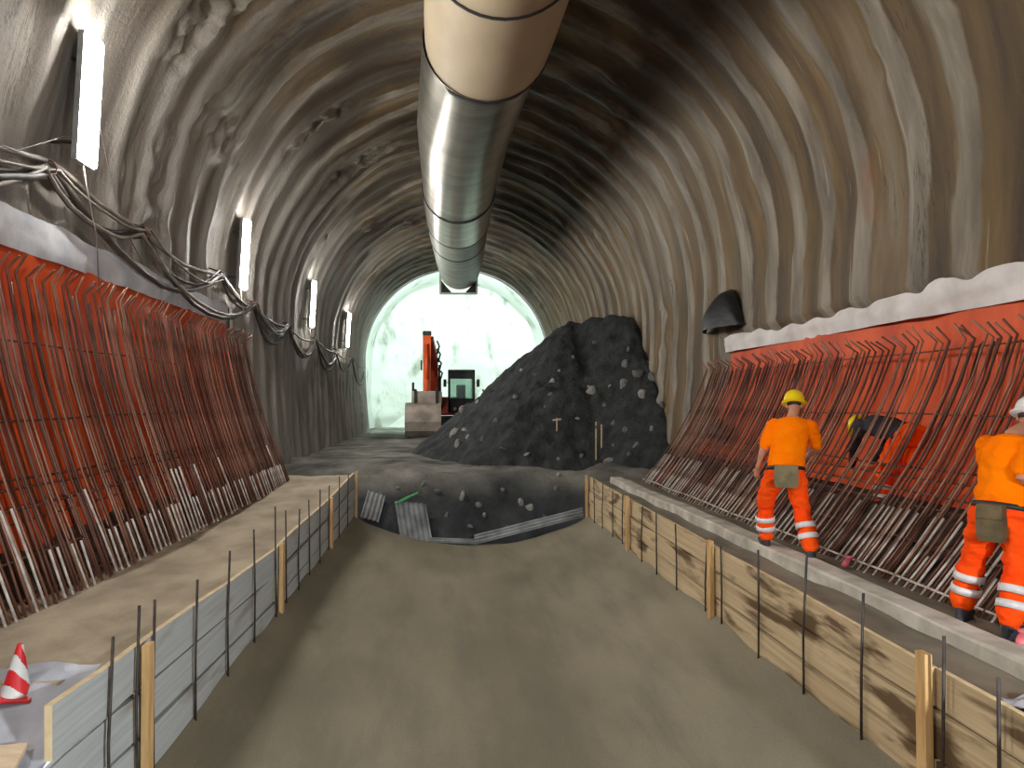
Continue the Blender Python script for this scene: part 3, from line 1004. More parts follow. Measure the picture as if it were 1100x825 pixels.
def wall_lamp(y, zc, label):
    z0, z1 = zc - .75, zc + .75
    off = .24
    bx_ = wall_x(z1) + .22
    a = Vector((bx_ - .09, y, z0))
    b = Vector((bx_, y, z1))
    d = (b - a).normalized()
    side = Vector((0, 1, 0))
    nrm_ = side.cross(d).normalized()
    if nrm_.x < 0:
        nrm_ = -nrm_
    c = (a + b) / 2
    root = thing('wall_lamp', label, 'lamp', c, 'wall lamps along the left wall')
    h = MB()
    prof_ = [(-.22, .0), (-.22, -.07), (-.12, -.11), (.12, -.11), (.22, -.07), (.22, 0)]
    v = [c + d * t * .76 + side * p + nrm_ * q for t in (-1, 1) for p, q in prof_]
    n = len(prof_)
    f = [(k, (k + 1) % n, (k + 1) % n + n, k + n) for k in range(n)] + [tuple(range(n))[::-1], tuple(range(n, 2 * n))]
    h.add(v, f).build('housing', M['housing'], root)
    p2 = [(.205 * math.cos(math.pi * k / 8), .002 + .09 * math.sin(math.pi * k / 8)) for k in range(9)]
    n = len(p2)
    v = [c + d * t * .74 + side * p + nrm_ * q for t in (-1, 1) for p, q in p2]
    f = [(k, (k + 1) % n, (k + 1) % n + n, k + n) for k in range(n)] + [tuple(range(n))[::-1], tuple(range(n, 2 * n))]
    MB().add(v, f).build('diffuser', M['lamp'], root, False)
    for t in (-.5, .5):
        MB().beam(c + d * t - nrm_ * .10, c + d * t - nrm_ * (.62 if t < 0 else .36), .05, .03, up=d).build('bracket', M['steel_dark'], root)
    e = c - d * .76
    MB().tube([e - nrm_ * .03, e - d * .25 - nrm_ * .02 + side * .1, e - d * .8 + nrm_ * .06 + side * .25, e - d * 1.5 + nrm_ * .02 + side * .5], .009, 5).build('power_lead', M['cable_grey'], root, True)
    return root


wall_lamp(8.9, 5.32, 'glowing tube lamp above the cables, first along the grey left wall')
wall_lamp(16.2, 4.93, 'glowing tube lamp above the end of the left orange sheet')
wall_lamp(24.4, 4.93, 'glowing tube lamp on the bare left wall, third in the row')
wall_lamp(33.1, 4.93, 'glowing tube lamp beside the bright heading, last in the row')
wall_lamp(1.2, 5.3, 'glowing tube lamp on the near left wall, one before the first')
wall_lamp(-6.5, 5.3, 'glowing tube lamp on the left wall, far back towards the portal')

# floodlights behind the shoulder ring of the heading
for k, deg in enumerate((12, 50, 90, 130, 168)):
    a = math.radians(deg)
    x, z = CX + 5.50 * math.cos(a), ZC + 5.50 * math.sin(a)
    inw = Vector((CX - x, 0, ZC - z)).normalized()
    root = thing('floodlight', 'floodlight fixed behind the shoulder ring, aimed at the pale face', 'floodlight', (x, 43.35, z), 'floodlights of the heading')
    tang = inw.cross(Vector((0, 1, 0))).normalized()
    MB().beam(Vector((x, 43.16, z)), Vector((x, 43.36, z)), .42, .26, up=inw).build('housing', M['exc_dark'], root)
    MB().beam(Vector((x, 43.36, z)), Vector((x, 43.38, z)), .36, .20, up=inw).build('lens', M['flood'], root)
    ld = bpy.data.lights.new('flood_light', 'AREA')
    ld.shape = 'RECTANGLE'
    ld.size, ld.size_y = .36, .2
    ld.energy = FLOOD_WATT / 5
    ld.color = (.80, 1.0, .90)
    lo = bpy.data.objects.new('flood_light', ld)
    C.objects.link(lo)
    lo.parent = root
    lo.location = (0, .06, 0)
    aim = (Vector((CX, 51, 4.0)) - Vector((x, 43.42, z))).normalized()
    lo.rotation_euler = aim.to_track_quat('-Z', 'Y').to_euler()

# added fill light for the left boards, on an unseen tripod behind the camera
def tripod_light(loc, aim):
    x, y, z = loc
    root = thing('fill_floodlight', 'added fill floodlight on a yellow tripod standing on the damp footing', 'floodlight', loc)
    for k in range(3):
        a = 2 * math.pi * k / 3 + .4
        MB().tube([(x + .5 * math.cos(a), y + .5 * math.sin(a), z), (x, y, z + 1.2)], .016, 7).build('leg', M['helmet_y'], root, True)
    MB().tube([(x, y, z + .7), (x, y, z + 2.1)], .02, 8).build('pole', M['steel_dark'], root, True)
    c = Vector((x, y, z + 2.2))
    d = (Vector(aim) - c).normalized()
    MB().beam(c - d * .12, c, .4, .3).build('housing', M['exc_dark'], root)
    MB().beam(c, c + d * .015, .36, .26).build('lens', M['flood'], root)
    ld = bpy.data.lights.new('fill_light', 'SPOT')
    ld.energy = FILL_WATT
    ld.color = (.92, .96, 1.0)
    ld.spot_size = math.radians(84)
    ld.spot_blend = .8
    ld.shadow_soft_size = .16
    lo = bpy.data.objects.new('fill_light', ld)
    C.objects.link(lo)
    lo.parent = root
    lo.location = c + d * .2 - Vector(loc)
    lo.rotation_euler = d.to_track_quat('-Z', 'Y').to_euler()


tripod_light((4.05, -1.6, 0), (-1.6, 8.0, -1.2))

# ------------------------------------------------------------------ cables along the left wall
hooks = [(-3.0, 4.2), (4.4, 4.25), (8.5, 4.42), (11.2, 4.28), (15.0, 4.28), (17.6, 4.02), (21.5, 3.92), (26.0, 3.87), (31.0, 3.82), (36.0, 3.8), (42.0, 3.8)]
cab = [(.032, .10, .04, 'cable_grey', 0, 'thick grey power cable, uppermost of the bundle above the left sheet'),
       (.038, .52, .02, 'cable_dark', 1, 'thick dark power cable sagging lowest of the wall bundle'),
       (.024, .34, .06, 'cable_dark', 2, 'thin dark power cable in the middle of the wall bundle'),
       (.028, .44, .09, 'cable_grey', 3, 'grey power cable sagging deeply in the wall bundle'),
       (.018, .24, .11, 'cable_grey', 4, 'thin grey power cable in front of the wall bundle'),
       (.045, .40, .07, 'cable_dark', 5, 'stout dark hose hung with the cables on the left wall')]
for r, sag, out, m_, sd, lab in cab:
    pts = []
    rr_ = random.Random(sd * 13 + 5)
    hj = [(y + rr_.uniform(-.2, .2), z + rr_.uniform(-.10, .10)) for y, z in hooks][:(11, 11, 7, 8, 7, 9)[sd]]
    if sd in (1, 3):
        del hj[4]
    if sd == 5:
        del hj[3]
    for i in range(len(hj) - 1):
        (ya, za), (yb, zb) = hj[i], hj[i + 1]
        sg = sag * rr_.uniform(.75, 1.35) * min(1.6, (yb - ya) / 2.9)
        jz = rr_.uniform(-.05, .05)
        for k in range(8):
            t = k / 8
            z = za + (zb - za) * t - sg * 4 * t * (1 - t) + jz * math.sin(math.pi * t)
            pts.append((wall_x(z) + .17 + out * 1.3 + .03 * math.sin(9 * t + sd), ya + (yb - ya) * t, z + .03 * sd * .4))
    tag(MB().tube(pts, r, 8).build('power_cable', M[m_], loc=pts[0], smooth=True), lab, 'cable', 'cables hung along the left wall')
for (y, z) in hooks[1:-1]:
    b = MB().tube([(wall_x(z) + .02, y, z + .14), (wall_x(z) + .30, y, z + .05), (wall_x(z) + .36, y, z - .03), (wall_x(z) + .34, y, z - .07), (wall_x(z) + .1, y, z - .10)], .014, 6)
    tag(b.build('cable_hook', M['rust_dark'], loc=(wall_x(z), y, z), smooth=True), 'rusty steel hook carrying the cables on the left wall', 'hook', 'cable hooks on the left wall')
# thin loose wires on the wall near the first lamp
for k, (w, lab) in enumerate([([(-4.52, 9.45, 5.6), (-4.66, 10.2, 4.9), (-4.72, 10.9, 4.2), (-4.72, 11.9, 3.6)], 'thin pale wire running down from the first wall lamp'),
                              ([(-4.66, 6.0, 4.2), (-4.55, 7.8, 4.35), (-4.45, 9.0, 5.0), (-4.42, 9.3, 5.3)], 'thin pale wire rising to the first wall lamp')]):
    tag(MB().tube(w, .008, 5).build('loose_wire', M['cable_grey'], loc=w[0], smooth=True), lab, 'wire')

# ------------------------------------------------------------------ black hood on the right wall
n, m_ = 24, 12
b = MB()
v, f = [], []
for i in range(n + 1):
    u = i / n
    yy_ = 16.55 - 2.2 * u
    hh = .80 * math.sin(math.pi * u ** 1.35) ** .9 + .02
    for j in range(m_ + 1):
        t = j / m_
        zz_ = 3.22 + hh * t
        xw = 2 * CX - wall_x(zz_)
        v.append((xw - .10 - .40 * math.sin(math.pi * u) ** .6 * math.sqrt(max(1 - t ** 2.2, 0)) + .02 * math.sin(9 * u + 3 * t), yy_ + .12 * t, zz_))
for i in range(n):
    for j in range(m_):
        f.append((i * (m_ + 1) + j, (i + 1) * (m_ + 1) + j, (i + 1) * (m_ + 1) + j + 1, i * (m_ + 1) + j + 1))
tag(b.add(v, f).build('black_tarpaulin', M['black_sheet'], loc=(6.0, 15.3, 3.15), smooth=True), 'black tarpaulin bulging from the wall above the end of the white strip', 'tarpaulin')

# black bundle behind the bars
b = MB()
for dx_, dy_, dz_, s in ((0, 0, 0, .24), (.05, .35, -.05, .2), (-.03, -.3, -.07, .18), (.04, .1, .1, .17)):
    b.ell((5.38 + dx_, 14.6 + dy_, 1.12 + dz_), s * .8, s * 1.2, s * .9, 10, 7)
o = b.build('black_bundle', M['black_sheet'], loc=(5.3, 14.6, .8), smooth=True)
tag(o, 'black cloth bundle lying behind the bars near the spoil heap', 'bundle')

# ------------------------------------------------------------------ excavator facing the camera
def excavator():
    ox, oy = -.45, 40.0
    R = thing('excavator', 'orange tracked excavator with raised boom before the bright face', 'excavator', (ox, oy, -.02))
    for sx in (-1.15, 1.15):
        b = MB()
        tp = []
        for k in range(20):
            a = 2 * math.pi * k / 20
            yy_ = 1.4 * (1 if math.cos(a) > 0 else -1) + .42 * math.cos(a)
            tp.append((yy_, .46 + .42 * math.sin(a)))
        v = [(ox + sx + w, oy + p, z) for w in (-.28, .28) for p, z in tp]
        f = [(k, (k + 1) % 20, (k + 1) % 20 + 20, k + 20) for k in range(20)] + [tuple(range(20)), tuple(range(20, 40))[::-1]]
        tr = b.add(v, f).build('track', M['exc_dark'], R)
        for k in range(10):
            y = oy - 1.7 + k * .37
            MB().box(ox + sx - .3, ox + sx + .3, y, y + .1, .86, .93).build('track_shoe', M['exc_dark'], tr)
    MB().box(ox - .9, ox + .9, oy - 1.0, oy + 1.0, .45, .95, .06).build('undercarriage', M['exc_dark'], R)
    MB().box(ox - 1.35, ox + 1.35, oy - .9, oy + 2.2, 1.0, 1.95, .08).build('house', M['exc_shaded'], R)
    MB().box(ox - 1.35, ox + 1.35, oy + 1.9, oy + 2.6, 1.05, 2.0, .15).build('counterweight', M['exc_dark'], R)
    # cab on the right hand side of the picture
    cx0, cx1, cy0, cy1, cz0, cz1 = .12, 1.42, oy - 1.1, oy + .5, 1.15, 3.35
    cabp = MB()
    for x in (cx0, cx1):
        for y in (cy0, cy1):
            cabp.box(x - .06, x + .06, y - .06, y + .06, cz0, cz1)
    cabp.box(cx0 - .06, cx1 + .06, cy0 - .06, cy1 + .06, cz1 - .1, cz1 + .06, .03)
    cabp.box(cx0 - .06, cx1 + .06, cy0 - .06, cy1 + .06, cz0, cz0 + .75, .03)
    cabp.box(cx0 - .06, cx1 + .06, cy0 - .05, cy0 + .02, cz1 - .42, cz1 - .1)
    cabo = cabp.build('cab', M['exc_dark'], R)
    MB().box(cx0 + .06, cx1 - .06, cy0 - .03, cy0 - .01, cz0 + .75, cz1 - .42).build('windscreen', M['glass'], cabo)
    MB().box(cx0 + .06, cx1 - .06, cy1 - .02, cy1, cz0 + .75, cz1 - .1).build('rear_window', M['glass'], cabo)
    sb = MB().box(.52, 1.02, oy - .2, oy + .3, 1.8, 2.05, .05)
    sb.box(.52, 1.02, oy + .2, oy + .34, 2.0, 2.65, .05)
    sb.build('seat', M['black'], cabo)
    for x in (cx0 - .22, cx1 + .22):
        MB().box(x - .08, x + .08, cy0 - .12, cy0 - .08, 2.5, 2.9, .01).tube([(x, cy0 - .08, 2.7), (cx0 if x < cx0 else cx1, cy0, 2.75)], .02, 5).build('mirror', M['exc_dark'], cabo)
    MB().ell((.42, cy0 - .1, 1.35), .09, .05, .09).build('headlamp', M['white_paint'], cabo)
    # boom: two side plates rising towards the camera, then the stick coming down
    bx = -1.0
    b1 = MB()
    b1.beam((bx + .28, oy - .6, 1.7), (bx + .26, oy - 1.9, 3.9), .62, .75, up=(0, 1, .6), w2=.55, h2=.8)
    b1.beam((bx + .26, oy - 1.9, 3.9), (bx + .12, oy - 2.6, 4.9), .55, .8, up=(0, 1, .6), w2=.4, h2=.45)
    bo = b1.build('boom', M['exc_shaded'], R)
    for x in (bx + .62, bx - .12):
        MB().tube([(x, oy - 1.0, 1.5), (x, oy - 1.9, 2.9)], .09, 10).tube([(x, oy - 1.9, 2.9), (x, oy - 2.2, 3.6)], .05, 8).build('lift_cylinder', M['exc_dark'], bo, True)
    for k, (z, y) in enumerate(((4.55, 2.4), (4.15, 2.2), (3.7, 2.0), (3.2, 1.8))):
        MB().tube([(bx + .5, oy - y - .2, z + .25), (bx + .62 + .05 * k, oy - y, z), (bx + .5 + .05 * k, oy - y + .1, z - .4)], .05, 6).build('hydraulic_hose', M['black'], bo, True)
    b2 = MB()
    b2.beam((bx, oy - 2.6, 5.15), (bx, oy - 3.2, 1.35), .42, .5, up=(0, 1, 0), w2=.36, h2=.42)
    st = b2.build('stick', M['exc_orange'], R)
    MB().box(bx - .22, bx + .22, oy - 2.9, oy - 2.4, 5.05, 5.28, .04).build('stick_head', M['exc_dark'], st)
    MB().tube([(bx, oy - 2.95, 4.6), (bx, oy - 3.35, 2.9)], .085, 10).tube([(bx, oy - 3.35, 2.9), (bx, oy - 3.45, 2.0)], .05, 8).build('bucket_cylinder', M['exc_orange'], st, True)
    MB().box(bx - .32, bx - .24, oy - 3.0, oy - 2.8, 3.3, 3.8).build('side_plate', M['exc_dark'], st)
    # bucket: curved shell with side cheeks, resting on its lip
    bw = .88
    prof_ = [(-3.35, .02), (-3.95, .05), (-4.2, .3), (-4.28, .75), (-4.2, 1.2), (-3.95, 1.55), (-3.55, 1.68), (-3.1, 1.62)]
    v = [(bx - .16 + sx * bw, oy + p, z) for sx in (-1, 1) for p, z in prof_]
    n = len(prof_)
    f = [(k, k + 1, k + 1 + n, k + n) for k in range(n - 1)] + [tuple(range(n)), tuple(range(n, 2 * n))[::-1]]
    bk = MB().add(v, f).build('bucket', M['exc_bucket'], R)
    for k in range(5):
        x = bx - .90 + k * .37
        MB().beam((x, oy - 3.45, .06), (x, oy - 3.15, .0), .1, .08, w2=.05, h2=.03).build('bucket_tooth', M['exc_dark'], bk)
    MB().box(bx - .74, bx + .76, oy - 3.6, oy - 3.1, 1.62, 2.25, .05).build('quick_coupler', M['exc_bucket'], R)
    for x in (bx - .55, bx + .5):
        MB().box(x - .06, x + .06, oy - 3.7, oy - 3.2, 1.5, 2.35, .02).build('bucket_lug', M['exc_dark'], bk)
    MB().box(-1.85, -1.72, oy - .9, oy - .75, 2.0, 2.75, .02).build('side_mirror', M['exc_dark'], R)
    MB().box(-1.75, -1.3, oy - .95, oy - .3, 1.0, 2.25, .05).build('side_box', M['exc_dark'], R)
    return R


excavator()

# ------------------------------------------------------------------ sheets at the slab end
def corrugated(name, origin, u, v, nu, label, waves, amp, seed):
    u, v = Vector(u), Vector(v)
    nn = u.cross(v).normalized()
    nx = waves * 6 + 1
    P = np.empty((nx, nu, 3))
    for i in range(nx):
        for j in range(nu):
            s, t = i / (nx - 1), j / (nu - 1)
            p = Vector(origin) + u * s + v * t + nn * (amp * math.sin(2 * math.pi * waves * s) + .02 * math.sin(3 * t + seed))
            P[i, j] = p
    o = link(name, grid_mesh(name, P - np.array(origin), M['corrugated'], False), origin)
    md = o.modifiers.new('thickness', 'SOLIDIFY')
    md.thickness = .006
    return tag(o, label, 'metal sheet')


corrugated('corrugated_sheet', (-1.05, 16.75, -1.42), (.72, .05, -.06), (-.16, .45, .82), 6, 'grey corrugated sheet leaning at the slab end under the green scrap', 6, .022, 1.)
corrugated('corrugated_sheet', (.62, 16.62, -1.50), (.0, .10, .20), (2.46, .05, .60), 8, 'long grey corrugated strip laid along the slab edge', 3, .02, 2.)
corrugated('corrugated_sheet', (-.42, 16.66, -1.47), (0, .06, .10), (1.05, .02, -.03), 5, 'short low metal strip along the middle of the slab edge', 2, .012, 4.)
corrugated('corrugated_sheet', (-2.0, 17.1, -.95), (.42, .0, -.12), (.12, .5, .55), 5, 'small grey corrugated sheet behind the end of the left boards', 4, .02, 3.)
b = MB()
b.beam((-1.12, 17.2, -.62), (-.88, 17.22, -.50), .08, .05).beam((-.88, 17.22, -.50), (-.66, 17.2, -.40), .16, .03).beam((-1.12, 17.2, -.62), (-1.2, 17.16, -.66), .06, .02)
tag(b.build('green_scrap', M['green'], loc=(-1.0, 17.2, -.6)), 'bright green plastic scrap on top of the leaning sheet', 'plastic scrap')


# ------------------------------------------------------------------ near left corner
def cone(loc, tilt, label):
    root = thing('traffic_cone', label, 'traffic cone', loc)
    root.rotation_euler = tilt
    base = MB().box(-.10, .10, -.10, .10, 0, .022, .006)
    base.build('cone_base', M['red'], None, False, (0, 0, 0)).parent = root
    n, hgt = 56, .30
    rad = lambda z: .082 - (.082 - .017) * z / hgt
    v, f, mi = [], [], []
    nz = 48
    for i in range(nz + 1):
        z = .02 + hgt * i / nz
        for k in range(n):
            a = 2 * math.pi * k / n
            v.append((rad(z - .02) * math.cos(a), rad(z - .02) * math.sin(a), z))
    for i in range(nz):
        for k in range(n):
            f.append((i * n + k, i * n + (k + 1) % n, (i + 1) * n + (k + 1) % n, (i + 1) * n + k))
            s = (i / nz) * 3.4 + .75 * math.sin(2 * math.pi * (k + .5) / n + .6)
            mi.append(int(math.floor(s)) % 2)
    f.append(tuple(nz * n + k for k in range(n)))
    mi.append(0)
    b_ = MB().add(v, f)
    b_.mi = mi
    o_ = b_.build('cone_body', [M['red'], M['white_paint']], None, True, (0, 0, 0))
    o_.parent = root
    return root


cone((-2.58, 4.42, -.06), (.06, .10, .3), 'small red and white striped cone at the end of the sandy footing')
# grey plastic sheet draped over the end of the footing
xs_ = np.linspace(-3.5, -2.16, 30)
ys_ = np.linspace(2.6, 4.62, 34)
X, Y_ = np.meshgrid(xs_, ys_, indexing='ij')
Zs = np.interp(Y_, [2.6, 3.6, 4.2, 4.45, 4.62], [-.46, -.40, -.2, -.02, .035]) + .035 * fbm(X * 2.4, Y_ * 2.4, 6., 4)
tag(link('plastic_sheet', grid_mesh('plastic_sheet', np.stack([X, Y_, Zs], -1), M['plastic'])), 'crumpled grey plastic sheet beside the striped cone', 'plastic sheet')
b = MB().box(-2.56, -2.24, 3.62, 4.02, -.215, -.185, .004, Matrix.Rotation(.25, 3, 'Z') @ Matrix.Rotation(.12, 3, 'X'))
tag(b.build('plywood_offcut', M['ply'], loc=(-2.4, 3.8, -.2)), 'pale plywood offcut lying on the grey plastic sheet', 'plywood')
# plastic scrap on the right footing
xs_ = np.linspace(3.24, 3.56, 14)
ys_ = np.linspace(3.9, 4.35, 14)
X, Y_ = np.meshgrid(xs_, ys_, indexing='ij')
tag(link('plastic_sheet', grid_mesh('plastic_sheet', np.stack([X, Y_, -.02 + .035 * fbm(X * 9, Y_ * 9, 2., 3)], -1), M['plastic'])), 'small pale plastic scrap on the damp right footing', 'plastic sheet')
# pink bar caps
for (x, y, z, lab) in ((4.12, 7.62, .03, 'pink plastic bar cap lying on the foot bar between the workers'), (3.93, 5.05, .06, 'pink plastic bar cap lying by the boot of the worker with the white helmet')):
    b = MB().tube([(x - .05, y - .05, z), (x, y, z + .02), (x + .06, y + .05, z + .05)], [.03, .035, .02], 8).ell((x + .05, y + .04, z + .06), .045, .04, .02, 8, 5)
    tag(b.build('bar_cap', M['pink'], loc=(x, y, z), smooth=True), lab, 'plastic cap')


# ------------------------------------------------------------------ people
def ring_loft(b, rings, n=16):
    """rings: (centre, side_vec*half_width, front_vec*half_depth)"""
    v, f = [], []
    for c, a, d in rings:
        for k in range(n):
            t = 2 * math.pi * k / n
            v.append(Vector(c) + Vector(a) * math.cos(t) + Vector(d) * math.sin(t))
    m = len(rings)
    for i in range(m - 1):
        for k in range(n):
            k2 = (k + 1) % n
            f.append((i * n + k, i * n + k2, (i + 1) * n + k2, (i + 1) * n + k))
    f.append(tuple(range(n - 1, -1, -1)))
    f.append(tuple((m - 1) * n + k for k in range(n)))
    b.add(v, f)


def limb(b, pts, radii, sub=4, n=14, flat=1.0, side=None):
    """smooth tapered tube through joints"""
    pts = [Vector(p) for p in pts]
    P, Rr = [], []
    for i in range(len(pts) - 1):
        for k in range(sub):
            t = k / sub
            P.append(pts[i].lerp(pts[i + 1], t))
            tt = t * t * (3 - 2 * t)
            Rr.append(radii[i] + (radii[i + 1] - radii[i]) * tt)
    P.append(pts[-1])
    Rr.append(radii[-1])
    d0 = (P[0] - P[1]).normalized()
    d1 = (P[-1] - P[-2]).normalized()
    P = [P[0] + d0 * Rr[0] * .75] + P + [P[-1] + d1 * Rr[-1] * .75]
    Rr = [Rr[0] * .55] + Rr + [Rr[-1] * .55]
    b.tube(P, Rr, n)


def remesh(name, b, voxel, mat, parent, smooth=4, wrinkle=0.0, wscale=8.0, seed=0.0):
    me = mesh_data(name, b.v, b.f, mat)
    o = bpy.data.objects.new(name, me)
    C.objects.link(o)
    r = o.modifiers.new('r', 'REMESH')
    r.mode = 'VOXEL'
    r.voxel_size = voxel
    s = o.modifiers.new('s', 'SMOOTH')
    s.iterations = smooth
    s.factor = .5
    dg = bpy.context.evaluated_depsgraph_get()
    me2 = bpy.data.meshes.new_from_object(o.evaluated_get(dg))
    bpy.data.objects.remove(o)
    bpy.data.meshes.remove(me)
    n = len(me2.vertices)
    co = np.empty(n * 3, np.float32)
    me2.vertices.foreach_get('co', co)
    co = co.reshape(-1, 3)
    if wrinkle > 0:
        no = np.empty(n * 3, np.float32)
        me2.vertices.foreach_get('normal', no)
        no = no.reshape(-1, 3)
        w = fbm(co[:, 0] * wscale * .7, co[:, 1] * wscale * .7 + seed, co[:, 2] * wscale * 1.6, 3)
        w2 = 1 - 2 * np.abs(fbm(co[:, 0] * wscale * .8 + co[:, 2] * wscale * .6, co[:, 1] * wscale * .8, co[:, 2] * wscale + seed, 2))
        co = co + no * (wrinkle * (w + .6 * w2))[:, None]
    off = np.array(parent.location) if parent is not None else np.zeros(3)
    me2.vertices.foreach_set('co', (co - off).reshape(-1).astype(np.float32))
    me2.polygons.foreach_set('use_smooth', [True] * len(me2.polygons))
    me2.name = name
    if not me2.materials:
        me2.materials.append(mat)
    me2.update()
    ob = bpy.data.objects.new(name, me2)
    C.objects.link(ob)
    if parent is not None:
        ob.parent = parent
    return ob


def hand(b, wrist, direction, palm_n, thumb_dir, curl=.7):
    """palm plus five unequal, bent fingers"""
    w, d = Vector(wrist), Vector(direction).normalized()
    pn = Vector(palm_n).normalized()
    pn = (pn - d * pn.dot(d)).normalized()
    s = Vector(thumb_dir)
    s = (s - d * s.dot(d) - pn * s.dot(pn)).normalized()
    ring_loft(b, [(w - d * .01, s * .028, pn * .02), (w + d * .03, s * .036, pn * .016), (w + d * .085, s * .042, pn * .014), (w + d * .1, s * .036, pn * .011)], 12)
    for k, (o, L_) in enumerate(((.03, .072), (.0105, .082), (-.0105, .076), (-.03, .06))):
        p0 = w + d * .092 + s * o
        c1, c2 = curl * .7, curl * 1.6
        p1 = p0 + (d * math.cos(c1) + pn * math.sin(c1)) * L_ * .45
        p2 = p1 + (d * math.cos(c2) + pn * math.sin(c2)) * L_ * .33
        p3 = p2 + (d * math.cos(c2 + curl * .6) + pn * math.sin(c2 + curl * .6)) * L_ * .25
        b.tube([p0 - d * .015, p0, p1, p2, p3], [.0095, .0098, .0092, .0086, .007], 8)
    t0 = w + d * .03 + s * .03
    t1 = t0 + (d * .6 + s * .7 + pn * .25).normalized() * .04
    t2 = t1 + (d * .85 + s * .2 + pn * .5).normalized() * .034
    b.tube([t0 - s * .015, t0, t1, t2], [.0125, .012, .0108, .0085], 8)


def head(b, c, fwd, up, scale=1.0):
    """skull, jaw, nose, brow, ears in one blob set; c is the head centre"""
    c, f, u = Vector(c), Vector(fwd).normalized(), Vector(up).normalized()
    s = f.cross(u).normalized()
    u = s.cross(f).normalized()
    R = Matrix((s, f, u)).transposed()
    b.ell(c + u * .025, .074 * scale, .094 * scale, .092 * scale, 18, 12, R)
    b.ell(c + f * .022 - u * .055, .056, .068, .068, 14, 10, R)
    b.ell(c + f * .07 - u * .098, .03, .026, .022, 10, 8, R)                                   # chin
    ring_loft(b, [(c + f * .088 + u * .02, s * .008, u * .008), (c + f * .106 - u * .012, s * .012, u * .012), (c + f * .098 - u * .028, s * .016, u * .009)], 8)   # nose
    b.ell(c + f * .083 + u * .032, .055, .016, .010, 10, 6, R)                                 # brow
    b.ell(c + f * .088 - u * .058, .026, .012, .008, 10, 6, R)                                 # lips
    for sg in (-1, 1):
        b.ell(c + s * sg * .078 - u * .002 - f * .008, .011, .022, .032, 8, 8, R)              # ears
    return s, f, u


def helmet(root, c, fwd, up, mat, tone):
    c, f, u = Vector(c), Vector(fwd).normalized(), Vector(up).normalized()
    s = f.cross(u).normalized()
    u = s.cross(f).normalized()
    b = MB()
    n, m = 28, 9
    v, fc = [], []
    prof_ = [(1.24, -.012), (1.26, -.002), (1.08, .010), (1.04, .03), (1.0, .06), (.9, .093), (.7, .121), (.42, .139), (.15, .146)]
    for j, (r, z) in enumerate(prof_):
        for k in range(n):
            a = 2 * math.pi * k / n
            rx, ry = .104 * r, .128 * r
            fx = .030 * max(math.sin(a), 0) ** 3 if j < 2 else 0
            rid = .006 if (j >= 4 and abs(math.cos(a)) < .2) else 0
            v.append(c + s * rx * math.cos(a) + f * (ry * math.sin(a) + fx) + u * (z + .035 + rid))
    for j in range(m - 1):
        for k in range(n):
            fc.append((j * n + k, j * n + (k + 1) % n, (j + 1) * n + (k + 1) % n, (j + 1) * n + k))
    fc.append(tuple((m - 1) * n + k for k in range(n)))
    fc.append(tuple(range(n - 1, -1, -1)))
    h = b.add(v, fc).build('safety_helmet', mat, root, True)
    h['label'] = tone + ' safety helmet'
    return h


def band(root, c, axis, r, half, mat=None):
    c, ax = Vector(c), Vector(axis).normalized()
    t = ax.orthogonal().normalized()
    w = ax.cross(t)
    b = MB()
    n = 24
    v, f = [], []
    for h_, rr_ in ((-half, r - .012), (-half, r), (half, r), (half, r - .012)):
        for k in range(n):
            a = 2 * math.pi * k / n
            v.append(c + ax * h_ + (t * math.cos(a) + w * math.sin(a)) * (rr_ + .004 * math.sin(3 * a)))
    for j in range(3):
        for k in range(n):
            f.append((j * n + k, j * n + (k + 1) % n, (j + 1) * n + (k + 1) % n, (j + 1) * n + k))
    o = b.add(v, f).build('reflective_band', mat or M['reflect'], root, True)
    return o


